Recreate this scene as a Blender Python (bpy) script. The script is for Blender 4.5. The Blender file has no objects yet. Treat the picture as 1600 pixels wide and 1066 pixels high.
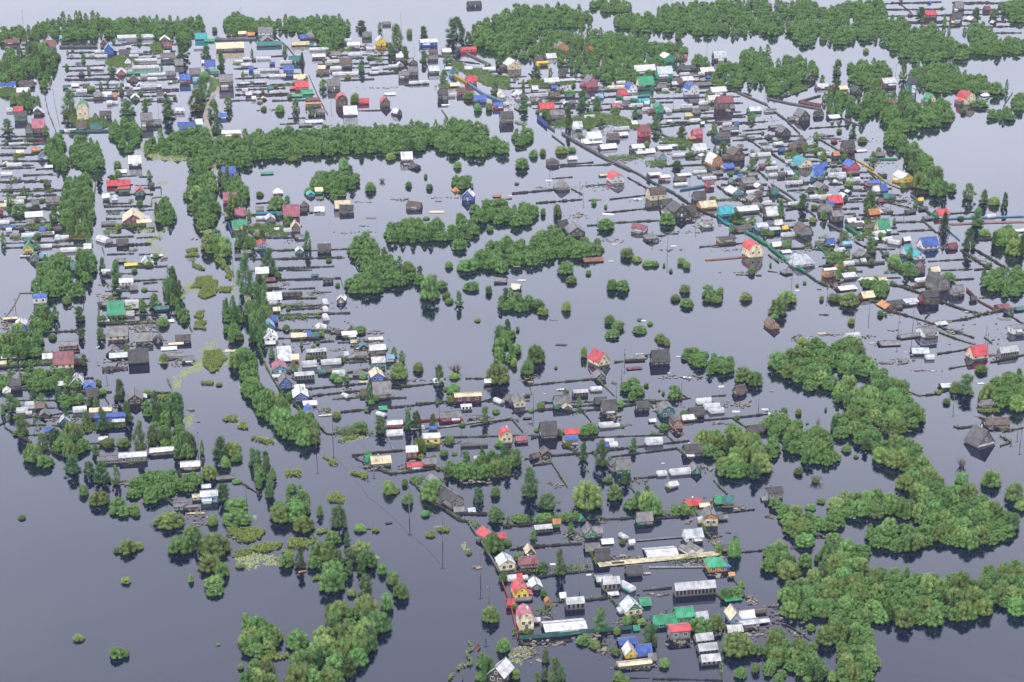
import bpy, math, random
from mathutils import Vector, noise as mnoise

SC = bpy.context.scene
COL = SC.collection

# ------------------------------------------------------------------ camera
FPX, HCAM = 2700.0, 240.0          # focal length in photo pixels, height above the water
PITCH = math.atan(918.0 / FPX)     # below the horizon
cd = bpy.data.cameras.new("camera")
cam = bpy.data.objects.new("camera", cd)
COL.objects.link(cam)
cd.sensor_fit = 'HORIZONTAL'
cd.sensor_width = 36.0
cd.lens = 36.0 * FPX / 1600.0
cd.clip_start = 1.0
cd.clip_end = 30000.0
cam.location = (0, 0, HCAM)
cam.rotation_euler = (math.pi / 2 - PITCH, 0, 0)
SC.camera = cam

# ------------------------------------------------------------------ sky: bright thin overcast
SUN_EL, SUN_AZ = math.radians(52), math.radians(215)     # azimuth clockwise from +Y
wd = bpy.data.worlds.new("World")
SC.world = wd
wd.use_nodes = True
nt = wd.node_tree
nt.nodes.clear()
def wn(t, **kw):
    n = nt.nodes.new(t)
    for k, v in kw.items():
        setattr(n, k, v)
    return n
out = wn('ShaderNodeOutputWorld')
sky = wn('ShaderNodeTexSky', sky_type='NISHITA', sun_disc=False)
sky.sun_elevation = SUN_EL
sky.sun_rotation = SUN_AZ
sky.air_density = 1.2
sky.dust_density = 2.5
bg = wn('ShaderNodeBackground')
bg.inputs[1].default_value = 0.12
bgc = wn('ShaderNodeBackground')
bgc.inputs[1].default_value = 1.0
tc = wn('ShaderNodeTexCoord')
mp = wn('ShaderNodeMapping')
mp.inputs['Scale'].default_value = (1.0, 1.0, 3.5)
cn = wn('ShaderNodeTexNoise')
cn.inputs['Scale'].default_value = 2.6
cn.inputs['Detail'].default_value = 6
cr = wn('ShaderNodeValToRGB')
cr.color_ramp.elements[0].position = 0.30
cr.color_ramp.elements[0].color = (0.86, 0.86, 0.96, 1)
cr.color_ramp.elements[1].position = 0.72
cr.color_ramp.elements[1].color = (1.12, 1.10, 1.18, 1)
mx = wn('ShaderNodeMixShader')
mx.inputs[0].default_value = 0.85
nt.links.new(sky.outputs[0], bg.inputs[0])
nt.links.new(tc.outputs['Generated'], mp.inputs[0])
nt.links.new(mp.outputs[0], cn.inputs['Vector'])
nt.links.new(cn.outputs[0], cr.inputs[0])
sx_ = wn('ShaderNodeSeparateXYZ')
ge = wn('ShaderNodeValToRGB')                     # brighter, thinner cloud towards the horizon
for p_, c_ in ((0.0, 1.8), (0.14, 1.9), (0.22, 2.6), (0.335, 3.25), (0.50, 2.85), (0.70, 1.6), (0.9, 1.25)):
    e_ = ge.color_ramp.elements[0] if p_ == 0 else (ge.color_ramp.elements[-1] if p_ == 0.9 else ge.color_ramp.elements.new(p_))
    e_.position = p_
    e_.color = (c_ * 0.276, c_ * 0.286, c_ * 0.310, 1)
gm = wn('ShaderNodeMix', data_type='RGBA', blend_type='MULTIPLY')
gm.inputs[0].default_value = 1.0
nt.links.new(tc.outputs['Generated'], sx_.inputs[0])
nt.links.new(sx_.outputs[2], ge.inputs[0])
nt.links.new(cr.outputs[0], gm.inputs[6])
nt.links.new(ge.outputs[0], gm.inputs[7])
bgc.inputs[1].default_value = 2.76
nt.links.new(gm.outputs[2], bgc.inputs[0])
nt.links.new(bg.outputs[0], mx.inputs[1])
nt.links.new(bgc.outputs[0], mx.inputs[2])
nt.links.new(mx.outputs[0], out.inputs[0])

# ------------------------------------------------------------------ sun behind thin cloud
sl = bpy.data.lights.new("sun", 'SUN')
sl.energy = 2.5
sl.angle = math.radians(12)
sl.color = (1.0, 0.96, 0.90)
so = bpy.data.objects.new("sun", sl)
COL.objects.link(so)
dv = Vector((math.sin(SUN_AZ) * math.cos(SUN_EL), math.cos(SUN_AZ) * math.cos(SUN_EL), math.sin(SUN_EL)))
so.rotation_euler = dv.to_track_quat('Z', 'Y').to_euler()
so.location = dv * 500

SC.view_settings.view_transform = 'Standard'
SC.view_settings.look = 'None'
SC.view_settings.gamma = 1.0
SC.view_settings.exposure = 0.0
SC.cycles.max_bounces = 8
SC.cycles.transparent_max_bounces = 8
SC.cycles.volume_bounces = 1
SC.cycles.use_denoising = True
SC.cycles.denoiser = 'OPENIMAGEDENOISE'
SC.cycles.denoising_input_passes = 'RGB_ALBEDO_NORMAL'
SC.cycles.denoising_prefilter = 'ACCURATE'

# ------------------------------------------------------------------ photo pixel -> point on the water plane
_CP, _SP = math.cos(PITCH), math.sin(PITCH)
def G(px, py):
    dx, dy = (px - 800) / FPX, (533 - py) / FPX
    vx, vy, vz = dx, _CP + dy * _SP, -_SP + dy * _CP
    t = -HCAM / vz
    return vx * t, vy * t
def ppm(px, py):                    # photo pixels per metre across, for ground seen at this pixel
    dy = (533 - py) / FPX
    return FPX / (-HCAM / (-_SP + dy * _CP))
def P(x, y, z):
    z -= HCAM
    dep = y * _CP - z * _SP
    up = y * _SP + z * _CP
    return 800 + FPX * x / dep, 533 - FPX * up / dep
def scales(px, py):                 # px/m across, px/m of height, px/m of ground depth
    x, y = G(px, py)
    return ppm(px, py), py - P(x, y, 1.0)[1], py - P(x, y + 1.0, 0)[1]
def street_rot(px, py):             # heading of the streets (counter-clockwise from +Y), left grid and right grid
    k = (px - (560 + (py - 60) * 1.35)) / 160.0
    k = max(0.0, min(1.0, k))
    return math.radians(11.5 + 7.5 * k)

# ------------------------------------------------------------------ materials
MATS = {}
def newmat(name):
    m = bpy.data.materials.new(name)
    m.use_nodes = True
    n = m.node_tree
    return m, n, n.nodes['Principled BSDF']
def N(n, t, **kw):
    k = n.nodes.new(t)
    for a, v in kw.items():
        setattr(k, a, v)
    return k
COLORS = {   # real-world base colours
 'gr': (0.185, 0.18, 0.18, 'grey'), 'dk': (0.055, 0.053, 0.056, 'dark'), 'wt': (0.72, 0.72, 0.715, 'white'),
 'rd': (0.60, 0.068, 0.08, 'red'), 'pk': (0.42, 0.12, 0.17, 'plum'), 'mr': (0.21, 0.065, 0.08, 'maroon'),
 'gn': (0.03, 0.31, 0.15, 'green'), 'tg': (0.03, 0.16, 0.15, 'dark teal'), 'bl': (0.045, 0.12, 0.42, 'blue'),
 'lb': (0.22, 0.42, 0.58, 'pale blue'), 'tq': (0.04, 0.38, 0.44, 'turquoise'), 'or': (0.50, 0.22, 0.07, 'orange'),
 'br': (0.115, 0.08, 0.066, 'brown'), 'cr': (0.72, 0.62, 0.40, 'cream'), 'ye': (0.75, 0.52, 0.05, 'yellow'),
 'sv': (0.55, 0.58, 0.61, 'silver'), 'rs': (0.22, 0.08, 0.05, 'rusty'), 'sl': (0.105, 0.10, 0.105, 'slate'),
 'tn': (0.45, 0.33, 0.18, 'tan'),
}
def surf(kind, code):
    key = kind + code
    if key in MATS:
        return MATS[key]
    c = COLORS[code]
    if kind == 'film':
        c = (c[0]*0.68, c[1]*0.69, c[2]*0.69, c[3])
    m, n, b = newmat(c[3].replace(' ', '_') + '_' + kind)
    L = n.links.new
    tcn = N(n, 'ShaderNodeTexCoord')
    oi = N(n, 'ShaderNodeObjectInfo')
    # weathering: blotches, run-down streaks, per-object tone
    ad = N(n, 'ShaderNodeVectorMath', operation='ADD')
    rv = N(n, 'ShaderNodeVectorMath', operation='SCALE')
    rv.inputs['Scale'].default_value = 57.0
    cmb = N(n, 'ShaderNodeCombineXYZ')
    L(oi.outputs['Random'], cmb.inputs[0]); L(oi.outputs['Random'], cmb.inputs[1])
    L(cmb.outputs[0], rv.inputs[0]); L(tcn.outputs['Object'], ad.inputs[0]); L(rv.outputs[0], ad.inputs[1])
    nz = N(n, 'ShaderNodeTexNoise'); nz.inputs['Scale'].default_value = 0.55; nz.inputs['Detail'].default_value = 5
    L(ad.outputs[0], nz.inputs['Vector'])
    wv = N(n, 'ShaderNodeTexWave', wave_type='BANDS', bands_direction=('Y' if kind == 'roof' else 'Z'))
    wv.inputs['Scale'].default_value = {'roof': 0.52, 'wall': 1.1, 'film': 0.42}.get(kind, 0.6)
    if kind == 'film':
        wv.bands_direction = 'Y'
    wv.inputs['Distortion'].default_value = 0.3
    L(tcn.outputs['Object'], wv.inputs['Vector'])
    dark = tuple(max(0, v * 0.62) for v in c[:3]) + (1,)
    lite = tuple(min(0.85, v * 1.12 + 0.012) for v in c[:3]) + (1,)
    rp = N(n, 'ShaderNodeValToRGB')
    rp.color_ramp.elements[0].position = 0.33; rp.color_ramp.elements[0].color = dark
    rp.color_ramp.elements[1].position = 0.60; rp.color_ramp.elements[1].color = lite
    L(nz.outputs[0], rp.inputs[0])
    hs = N(n, 'ShaderNodeHueSaturation')
    mr_ = N(n, 'ShaderNodeMapRange'); mr_.inputs[3].default_value = 0.78; mr_.inputs[4].default_value = 1.12
    L(oi.outputs['Random'], mr_.inputs[0]); L(mr_.outputs[0], hs.inputs['Value'])
    sg = N(n, 'ShaderNodeMix', data_type='RGBA', blend_type='MULTIPLY')
    sg.inputs[0].default_value = 0.42 if kind == 'roof' else 0.28 if kind == 'film' else 0.22
    r2 = N(n, 'ShaderNodeValToRGB')
    r2.color_ramp.elements[0].position = 0.06; r2.color_ramp.elements[0].color = (0.35, 0.35, 0.35, 1)
    r2.color_ramp.elements[1].position = 0.22; r2.color_ramp.elements[1].color = (1, 1, 1, 1)
    L(wv.outputs[1], r2.inputs[0])
    grain = r2.outputs[0]
    if kind == 'roof':                      # roofing sheets: joints, and each sheet faded a little differently
        sp = N(n, 'ShaderNodeSeparateXYZ'); L(ad.outputs[0], sp.inputs[0])
        cb = N(n, 'ShaderNodeCombineXYZ'); L(sp.outputs[1], cb.inputs[0]); L(sp.outputs[0], cb.inputs[1])
        bt = N(n, 'ShaderNodeTexBrick'); bt.inputs['Scale'].default_value = 1.0
        bt.inputs['Brick Width'].default_value = 0.95; bt.inputs['Row Height'].default_value = 1.5; bt.inputs['Mortar Size'].default_value = 0.035
        bt.inputs['Color1'].default_value = (1, 1, 1, 1); bt.inputs['Color2'].default_value = (0.76, 0.77, 0.79, 1); bt.inputs['Mortar'].default_value = (0.3, 0.3, 0.3, 1)
        bt.offset = 0.0
        L(cb.outputs[0], bt.inputs['Vector'])
        bx_ = N(n, 'ShaderNodeMix', data_type='RGBA', blend_type='MULTIPLY'); bx_.inputs[0].default_value = 0.8
        L(r2.outputs[0], bx_.inputs[6]); L(bt.outputs[0], bx_.inputs[7])
        grain = bx_.outputs[2]
    dn = N(n, 'ShaderNodeTexNoise'); dn.inputs['Scale'].default_value = 1.3; dn.inputs['Detail'].default_value = 6
    L(ad.outputs[0], dn.inputs['Vector'])
    dm = N(n, 'ShaderNodeMapRange'); dm.inputs[1].default_value = 0.55; dm.inputs[2].default_value = 0.70; dm.inputs[3].default_value = 0.0
    dm.inputs[4].default_value = 0.0 if kind == 'film' else 0.45
    L(dn.outputs[0], dm.inputs[0])
    dx_ = N(n, 'ShaderNodeMix', data_type='RGBA')
    dx_.inputs[7].default_value = (0.16, 0.11, 0.08, 1) if kind == 'roof' else (0.12, 0.105, 0.09, 1)
    L(dm.outputs[0], dx_.inputs[0]); L(rp.outputs[0], dx_.inputs[6])
    last = dx_.outputs[2]
    if kind == 'wall':                      # silt left by the water
        sz_ = N(n, 'ShaderNodeSeparateXYZ'); L(tcn.outputs['Object'], sz_.inputs[0])
        za = N(n, 'ShaderNodeMath', operation='MULTIPLY_ADD'); za.inputs[1].default_value = -0.9
        L(nz.outputs[0], za.inputs[0]); L(sz_.outputs[2], za.inputs[2])
        zm = N(n, 'ShaderNodeMapRange'); zm.inputs[1].default_value = -0.25; zm.inputs[2].default_value = 0.05; zm.inputs[3].default_value = 0.7; zm.inputs[4].default_value = 0.0
        L(za.outputs[0], zm.inputs[0])
        zx = N(n, 'ShaderNodeMix', data_type='RGBA'); zx.inputs[7].default_value = (0.085, 0.075, 0.065, 1)
        L(zm.outputs[0], zx.inputs[0]); L(last, zx.inputs[6])
        last = zx.outputs[2]
    L(last, sg.inputs[6]); L(grain, sg.inputs[7])
    L(sg.outputs[2], hs.inputs['Color'])
    L(hs.outputs[0], b.inputs['Base Color'])
    bp = N(n, 'ShaderNodeBump'); bp.inputs['Strength'].default_value = 0.35; bp.inputs['Distance'].default_value = 0.05
    L(wv.outputs[1], bp.inputs['Height']); L(bp.outputs[0], b.inputs['Normal'])
    b.inputs['Roughness'].default_value = {'roof': 0.55, 'wall': 0.75, 'film': 0.4}.get(kind, 0.7)
    if kind == 'film':
        b.inputs['Subsurface Weight'].default_value = 0.0
    MATS[key] = m
    return m
def plain(name, col, rough=0.6, var=0.25, scale=1.5):
    if name in MATS:
        return MATS[name]
    m, n, b = newmat(name)
    tcn = N(n, 'ShaderNodeTexCoord')
    nz = N(n, 'ShaderNodeTexNoise'); nz.inputs['Scale'].default_value = scale; nz.inputs['Detail'].default_value = 5
    rp = N(n, 'ShaderNodeValToRGB')
    rp.color_ramp.elements[0].position = 0.3; rp.color_ramp.elements[0].color = tuple(v * (1 - var) for v in col) + (1,)
    rp.color_ramp.elements[1].position = 0.7; rp.color_ramp.elements[1].color = tuple(min(0.9, v * (1 + var)) for v in col) + (1,)
    n.links.new(tcn.outputs['Object'], nz.inputs['Vector']); n.links.new(nz.outputs[0], rp.inputs[0])
    n.links.new(rp.outputs[0], b.inputs['Base Color'])
    b.inputs['Roughness'].default_value = rough
    MATS[name] = m
    return m
def foliage(name, c0, c1, hue=0.03):
    m, n, b = newmat(name)
    L = n.links.new
    oi = N(n, 'ShaderNodeObjectInfo')
    geo = N(n, 'ShaderNodeNewGeometry')
    nz = N(n, 'ShaderNodeTexNoise'); nz.inputs['Scale'].default_value = 0.45; nz.inputs['Detail'].default_value = 3
    L(geo.outputs['Position'], nz.inputs['Vector'])
    av = N(n, 'ShaderNodeMath', operation='MULTIPLY_ADD'); av.inputs[1].default_value = 0.55; 
    L(geo.outputs['Random Per Island'], av.inputs[0])
    nm = N(n, 'ShaderNodeMath', operation='MULTIPLY'); nm.inputs[1].default_value = 0.5
    L(nz.outputs[0], nm.inputs[0]); L(nm.outputs[0], av.inputs[2])
    rp = N(n, 'ShaderNodeValToRGB')
    rp.color_ramp.elements[0].position = 0.1; rp.color_ramp.elements[0].color = c0 + (1,)
    rp.color_ramp.elements[1].position = 0.9; rp.color_ramp.elements[1].color = c1 + (1,)
    L(av.outputs[0], rp.inputs[0])
    hs = N(n, 'ShaderNodeHueSaturation')
    h = N(n, 'ShaderNodeMapRange'); h.inputs[3].default_value = 0.5 - hue*1.1; h.inputs[4].default_value = 0.5 + hue*1.3
    v = N(n, 'ShaderNodeMapRange'); v.inputs[3].default_value = 0.66; v.inputs[4].default_value = 1.36
    r2 = N(n, 'ShaderNodeMath', operation='FRACT'); r3 = N(n, 'ShaderNodeMath', operation='MULTIPLY'); r3.inputs[1].default_value = 7.31
    L(oi.outputs['Random'], h.inputs[0]); L(oi.outputs['Random'], r3.inputs[0]); L(r3.outputs[0], r2.inputs[0]); L(r2.outputs[0], v.inputs[0])
    L(h.outputs[0], hs.inputs['Hue']); L(v.outputs[0], hs.inputs['Value']); L(rp.outputs[0], hs.inputs['Color'])
    L(hs.outputs[0], b.inputs['Base Color'])
    b.inputs['Roughness'].default_value = 0.6
    b.inputs['Specular IOR Level'].default_value = 0.25
    tr = N(n, 'ShaderNodeBsdfTranslucent'); L(hs.outputs[0], tr.inputs[0])
    ms = N(n, 'ShaderNodeMixShader'); ms.inputs[0].default_value = 0.28
    L(b.outputs[0], ms.inputs[1]); L(tr.outputs[0], ms.inputs[2])
    L(ms.outputs[0], n.nodes['Material Output'].inputs[0])
    return m
M_WILLOW = foliage('willow_leaves', (0.058, 0.120, 0.036), (0.285, 0.420, 0.145))
M_BIRCH = foliage('birch_leaves', (0.038, 0.088, 0.038), (0.165, 0.270, 0.112))
M_SPRUCE = foliage('spruce_needles', (0.018, 0.042, 0.020), (0.045, 0.085, 0.038))
M_DRY = foliage('dry_twigs', (0.10, 0.075, 0.045), (0.24, 0.18, 0.11), 0.01)
M_MARSH = foliage('marsh_grass', (0.085, 0.14, 0.03), (0.30, 0.38, 0.10))
M_SCRUB = foliage('garden_greens', (0.06, 0.12, 0.030), (0.22, 0.32, 0.09))
M_DUCK = foliage('duckweed_leaves', (0.16, 0.20, 0.06), (0.38, 0.40, 0.18), 0.01)
M_BARK = plain('bark', (0.11, 0.095, 0.08), 0.9)
M_PANE = plain('window_glass', (0.02, 0.024, 0.03), 0.12, 0.1)
M_FRAME = plain('window_frame_paint', (0.62, 0.61, 0.58), 0.5)
M_POLE = plain('weathered_pole', (0.15, 0.13, 0.115), 0.85)
M_WOOD = plain('wet_boards', (0.052, 0.047, 0.045), 0.75, 0.5, 0.8)
M_DEBRIS = foliage('floating_boards', (0.035, 0.03, 0.027), (0.34, 0.29, 0.24), 0.01)

# ------------------------------------------------------------------ mesh collecting
class MB:
    def __init__(s):
        s.v, s.f = [], []
    def add(s, vs, fs):
        o = len(s.v)
        s.v += vs
        s.f += [tuple(i + o for i in f) for f in fs]
    def box(s, x0, x1, y0, y1, z0, z1):
        s.add([(x0,y0,z0),(x1,y0,z0),(x1,y1,z0),(x0,y1,z0),(x0,y0,z1),(x1,y0,z1),(x1,y1,z1),(x0,y1,z1)],
              [(3,2,1,0),(4,5,6,7),(0,1,5,4),(1,2,6,5),(2,3,7,6),(3,0,4,7)])
    def obox(s, c, ang, lx, ly, z0, z1, tilt=0.0):
        ca, sa = math.cos(ang), math.sin(ang)
        vs = []
        for z in (z0, z1):
            for ax, ay in ((-1,-1),(1,-1),(1,1),(-1,1)):
                x, y = ax*lx/2, ay*ly/2
                vs.append((c[0]+x*ca-y*sa, c[1]+x*sa+y*ca, z + x*tilt))
        s.add(vs, [(3,2,1,0),(4,5,6,7),(0,1,5,4),(1,2,6,5),(2,3,7,6),(3,0,4,7)])
    def cyl(s, p0, p1, r0, r1, n=6):
        p0, p1 = Vector(p0), Vector(p1)
        d = (p1 - p0).normalized()
        u = d.orthogonal().normalized(); w = d.cross(u)
        vs = []
        for p, r in ((p0, r0), (p1, r1)):
            for k in range(n):
                a = 2*math.pi*k/n
                vs.append(tuple(p + (u*math.cos(a) + w*math.sin(a))*r))
        s.add(vs, [(k, (k+1) % n, n+(k+1) % n, n+k) for k in range(n)] + [tuple(range(n-1,-1,-1)), tuple(range(n, 2*n))])
    def mesh(s, name, mat):
        me = bpy.data.meshes.new(name)
        me.from_pydata(s.v, [], s.f)
        me.materials.append(mat)
        me.update()
        return me
    def build(s, name, mat, parent=None):
        return link(name, s.mesh(name, mat), parent)
def link(name, data, parent=None):
    o = bpy.data.objects.new(name, data)
    COL.objects.link(o)
    if parent:
        o.parent = parent
    return o
def root_at(name, x, y, rz=0.0, z=0.0):
    o = link(name, None)
    o.empty_display_size = 0.5
    o.location = (x, y, z)
    o.rotation_euler = (0, 0, rz)
    return o
THINGS = []       # dicts: obj, px, py, desc, cat, group, size ... labelled at the end
def reg(o, px, py, desc, cat, group, label=None, ref=None):
    THINGS.append(dict(o=o, px=px, py=py, desc=desc, cat=cat, group=group, label=label, ref=ref))

# ------------------------------------------------------------------ buildings
def sheet(prof, t):                 # profile pushed outward/upward: the top line of a roof shell
    return [(x, z + t) for x, z in prof]
def roof_shell(mb, prof, y0, y1, t=0.14):
    top = sheet(prof, t)
    n = len(prof)
    vs = [(x, y, z) for y in (y0, y1) for x, z in prof] + [(x, y, z) for y in (y0, y1) for x, z in top]
    A = lambda e, i: e*n + i
    B = lambda e, i: 2*n + e*n + i
    fs = []
    for i in range(n-1):
        fs.append((A(0,i), A(1,i), A(1,i+1), A(0,i+1)))
        fs.append((B(0,i), B(0,i+1), B(1,i+1), B(1,i)))
        fs.append((A(0,i), A(0,i+1), B(0,i+1), B(0,i)))
        fs.append((A(1,i+1), A(1,i), B(1,i), B(1,i+1)))
    fs.append((A(0,0), B(0,0), B(1,0), A(1,0)))
    fs.append((A(0,n-1), A(1,n-1), B(1,n-1), B(0,n-1)))
    mb.add(vs, fs)
def window(root, c, axis, sgn, w, h, mat=None):
    # axis 'y': on a wall facing -y (sgn -1) ; axis 'x': on a wall facing -x/+x
    a, b = MB(), MB()
    f = 0.09
    def bx(m, u0, u1, v0, v1, d0, d1):
        if axis == 'y':
            m.box(c[0]+u0, c[0]+u1, min(c[1]+sgn*d0, c[1]+sgn*d1), max(c[1]+sgn*d0, c[1]+sgn*d1), c[2]+v0, c[2]+v1)
        else:
            m.box(min(c[0]+sgn*d0, c[0]+sgn*d1), max(c[0]+sgn*d0, c[0]+sgn*d1), c[1]+u0, c[1]+u1, c[2]+v0, c[2]+v1)
    bx(a, -w/2-f, w/2+f, h/2, h/2+f, -0.03, 0.06)
    bx(a, -w/2-f, w/2+f, -h/2-f, -h/2, -0.03, 0.06)
    bx(a, -w/2-f, -w/2, -h/2, h/2, -0.03, 0.06)
    bx(a, w/2, w/2+f, -h/2, h/2, -0.03, 0.06)
    bx(a, -0.03, 0.03, -h/2, h/2, 0.025, 0.055)
    bx(b, -w/2, w/2, -h/2, h/2, -0.02, 0.02)
    fo = a.build('window', mat or M_FRAME, root)
    b.build('pane', M_PANE, fo)

RB = random.Random(7)
def profile(kind, W, hw, hr, oh):
    s = hr / (W/2)
    if kind == 'm':
        kx, kz = W*0.36, hw + hr*0.62
        s0 = (hr*0.62) / (W/2 - kx)
        return [(-W/2-0.18, hw-0.18*s0), (-kx, kz), (0, hw+hr), (kx, kz), (W/2+0.18, hw-0.18*s0)]
    if kind == 'arch':
        n = 9
        return [(-math.cos(math.pi*i/(n-1))*(W/2+0.03), hw + math.sin(math.pi*i/(n-1))*hr) for i in range(n)]
    return [(-W/2-oh, hw-oh*s), (0, hw+hr), (W/2+oh, hw-oh*s)]
def make_building(kind, name, W, D, hw, hr, rc, wc, root, detail, gc=None, front='-y', tilt=False):
    """ridge along local y; W across the ridge, D along it."""
    base = -0.9
    walls = MB()
    if kind == 'f':
        s = min(0.35, hr)
        vs = [(-W/2,-D/2,base),(W/2,-D/2,base),(W/2,D/2,base),(-W/2,D/2,base),(-W/2,-D/2,hw),(W/2,-D/2,hw+s),(W/2,D/2,hw+s),(-W/2,D/2,hw)]
        walls.add(vs, [(0,1,5,4),(1,2,6,5),(2,3,7,6),(3,0,4,7)])
        r = MB()
        t = s / W
        roof_shell(r, [(-W/2-0.25, hw-0.25*t+0.004), (W/2+0.25, hw+s+0.25*t+0.004)], -D/2-0.2, D/2+0.2, 0.12)
    elif kind == 'h':
        walls.box(-W/2, W/2, -D/2, D/2, base, hw)
        r = MB()
        o = 0.3
        k = max(0.0, (D - W)/2) + 0.15
        z0 = hw - o*hr/(W/2)
        b0 = [(-W/2-o,-D/2-o,z0),(W/2+o,-D/2-o,z0),(W/2+o,D/2+o,z0),(-W/2-o,D/2+o,z0)]
        top = [(0,-k,hw+hr),(0,k,hw+hr)]
        vs = b0 + [(x,y,z+0.12) for x,y,z in b0] + top
        r.add(vs, [(0,1,5,4),(1,2,6,5),(2,3,7,6),(3,0,4,7),(4,5,8),(5,6,9,8),(6,7,9),(7,4,8,9),(3,2,1,0)])
    else:
        pk = {'g': 'g', 'm': 'm', 't': 'arch', 'k': 'g'}[kind]
        pin = profile(pk, W, hw, hr, 0.0)
        if pk == 'm':
            kx, kz = W*0.36, hw+hr*0.62
            pin = [(-W/2,hw),(-kx,kz),(0,hw+hr),(kx,kz),(W/2,hw)]
        pin = [(x, z-0.004) for x, z in pin]
        if hw > 0.05:
            walls.add([(-W/2,-D/2,base),(-W/2,D/2,base),(-W/2,D/2,hw),(-W/2,-D/2,hw)], [(0,3,2,1)])
            walls.add([(W/2,-D/2,base),(W/2,D/2,base),(W/2,D/2,hw),(W/2,-D/2,hw)], [(0,1,2,3)])
        ends = MB() if (gc or kind == 't') else walls
        zb = base
        if ends is not walls:
            if kind != 't':
                for y, fl in ((-D/2, 1), (D/2, 0)):
                    q = [(-W/2,y,base),(W/2,y,base),(W/2,y,hw),(-W/2,y,hw)]
                    walls.add(q, [(0,1,2,3) if fl else (3,2,1,0)])
                zb = hw
        for y, fl in ((-D/2, 1), (D/2, 0)):
            pts = ([(-W/2,y,zb),(W/2,y,zb)] if zb < hw - 0.01 else []) + [(x,y,z) for x, z in reversed(pin)]
            idx = tuple(range(len(pts)))
            if ends is not walls:
                ends = MB()
            ends.add(pts, [idx if fl else idx[::-1]])
            if ends is not walls:
                ends.build('gable' if kind != 't' else 'end_wall', surf('wall', gc or 'wt'), root)
        r = MB()
        oy = 0.35 if kind in 'gm' else 0.04
        roof_shell(r, profile(pk, W, hw, hr, 0.32 if kind == 'g' else 0.12), -D/2-oy, D/2+oy, 0.13 if kind in 'gm' else 0.05)
    if walls.f:
        walls.build('wall', surf('wall', wc), root)
    ro = r.build('cover' if kind == 't' else 'roof', surf('film' if kind in 'tk' and rc == 'wt' else 'roof', rc), root)
    if kind == 'k':                    # glazing bars along the visible wall and end
        n = max(2, int(D/1.1))
        for i in range(n):
            y = -D/2 + D*(i+0.5)/n
            b = MB(); b.box(-W/2-0.03, -W/2+0.02, y-0.33, y+0.33, max(0.15, hw*0.25), hw*0.88)
            if detail: b.build('pane', M_PANE, root)
        return ro
    if kind in 'gm' and detail:
        rc_ = MB(); rc_.box(-0.16, 0.16, -D/2-0.37, D/2+0.37, hw+hr+0.10, hw+hr+0.17)
        rc_.build('ridge_cap', surf('roof', 'gr' if rc != 'gr' else 'dk'), root)
    if detail and kind in 'gmfh':
        ww = min(0.95, W*0.2)
        if hw > 1.1:
            if front == '-y':
                wh = min(1.05, hw*0.5); z = hw*0.58
                if W > 3.2:
                    window(root, (-W*0.22, -D/2, z), 'y', -1, ww, wh); window(root, (W*0.22, -D/2, z), 'y', -1, ww, wh)
                else:
                    window(root, (0, -D/2, z), 'y', -1, ww, wh)
                if D > 3: window(root, (-W/2, 0, z), 'x', -1, ww, wh); window(root, (W/2, -D*0.1, z), 'x', 1, ww, wh)
            else:
                wh = min(1.05, hw*0.5); z = hw*0.55
                k = 2 if D < 6.5 else 3
                for i in range(k):
                    window(root, (-W/2, D*((i+0.5)/k-0.5), z), 'x', -1, min(1.0, D*0.16), wh)
                if W > 3: window(root, (0, D/2, z), 'y', 1, ww, wh)
        if kind in 'gm' and hr > 1.5 and front == '-y' and W > 2.8:
            window(root, (0, -D/2, hw + hr*0.34), 'y', -1, min(0.8, W*0.16), min(0.8, hr*0.32))
        if kind in 'gm' and hw > 1.0 and W > 3.0 and RB.random() < 0.55:      # lean-to porch or shed against the house
            aw, al, ah = W*RB.uniform(.25, .42), D*RB.uniform(.35, .6), hw*RB.uniform(.6, .8)
            if front == '-y':
                sx1, y0 = RB.choice([-1, 1]), RB.uniform(-D/2+.1, D/2-al)
                x0, x1, y1 = (W/2-0.02, W/2+aw, y0+al) if sx1 > 0 else (-W/2-aw, -W/2+0.02, y0+al)
                hi, lo = ah, ah*0.72
                a = MB(); zs = (hi, lo) if sx1 > 0 else (lo, hi)
                a.add([(x0,y0,base),(x1,y0,base),(x1,y1,base),(x0,y1,base),(x0,y0,zs[0]),(x1,y0,zs[1]),(x1,y1,zs[1]),(x0,y1,zs[0])], [(0,1,5,4),(1,2,6,5),(2,3,7,6),(3,0,4,7)])
                ao = a.build('porch', surf('wall', RB.choice([wc, 'br', 'gr', 'wt'])), root)
                a = MB(); roof_shell(a, [(x0-(0 if sx1 > 0 else .2), zs[0]+.006), (x1+(.2 if sx1 > 0 else 0), zs[1]+.006)], y0-.15, y1+.15, .09)
                a.build('porch_roof', surf('roof', RB.choice([rc, 'gr', 'sv', 'sl'])), ao)
            else:
                y0 = RB.uniform(-D/2+.1, D/2-al); x0, x1 = -W/2-aw*.8, -W/2+0.02
                a = MB(); hi, lo = ah, ah*0.7
                a.add([(x0,y0,base),(x1,y0,base),(x1,y0+al,base),(x0,y0+al,base),(x0,y0,lo),(x1,y0,hi),(x1,y0+al,hi),(x0,y0+al,lo)], [(0,1,5,4),(1,2,6,5),(2,3,7,6),(3,0,4,7)])
                ao = a.build('porch', surf('wall', RB.choice([wc, 'br', 'gr', 'wt'])), root)
                a = MB(); roof_shell(a, [(x0-.2, lo+.006), (x1, hi+.006)], y0-.15, y0+al+.15, .09)
                a.build('porch_roof', surf('roof', RB.choice([rc, 'gr', 'sv', 'sl'])), ao)
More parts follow.
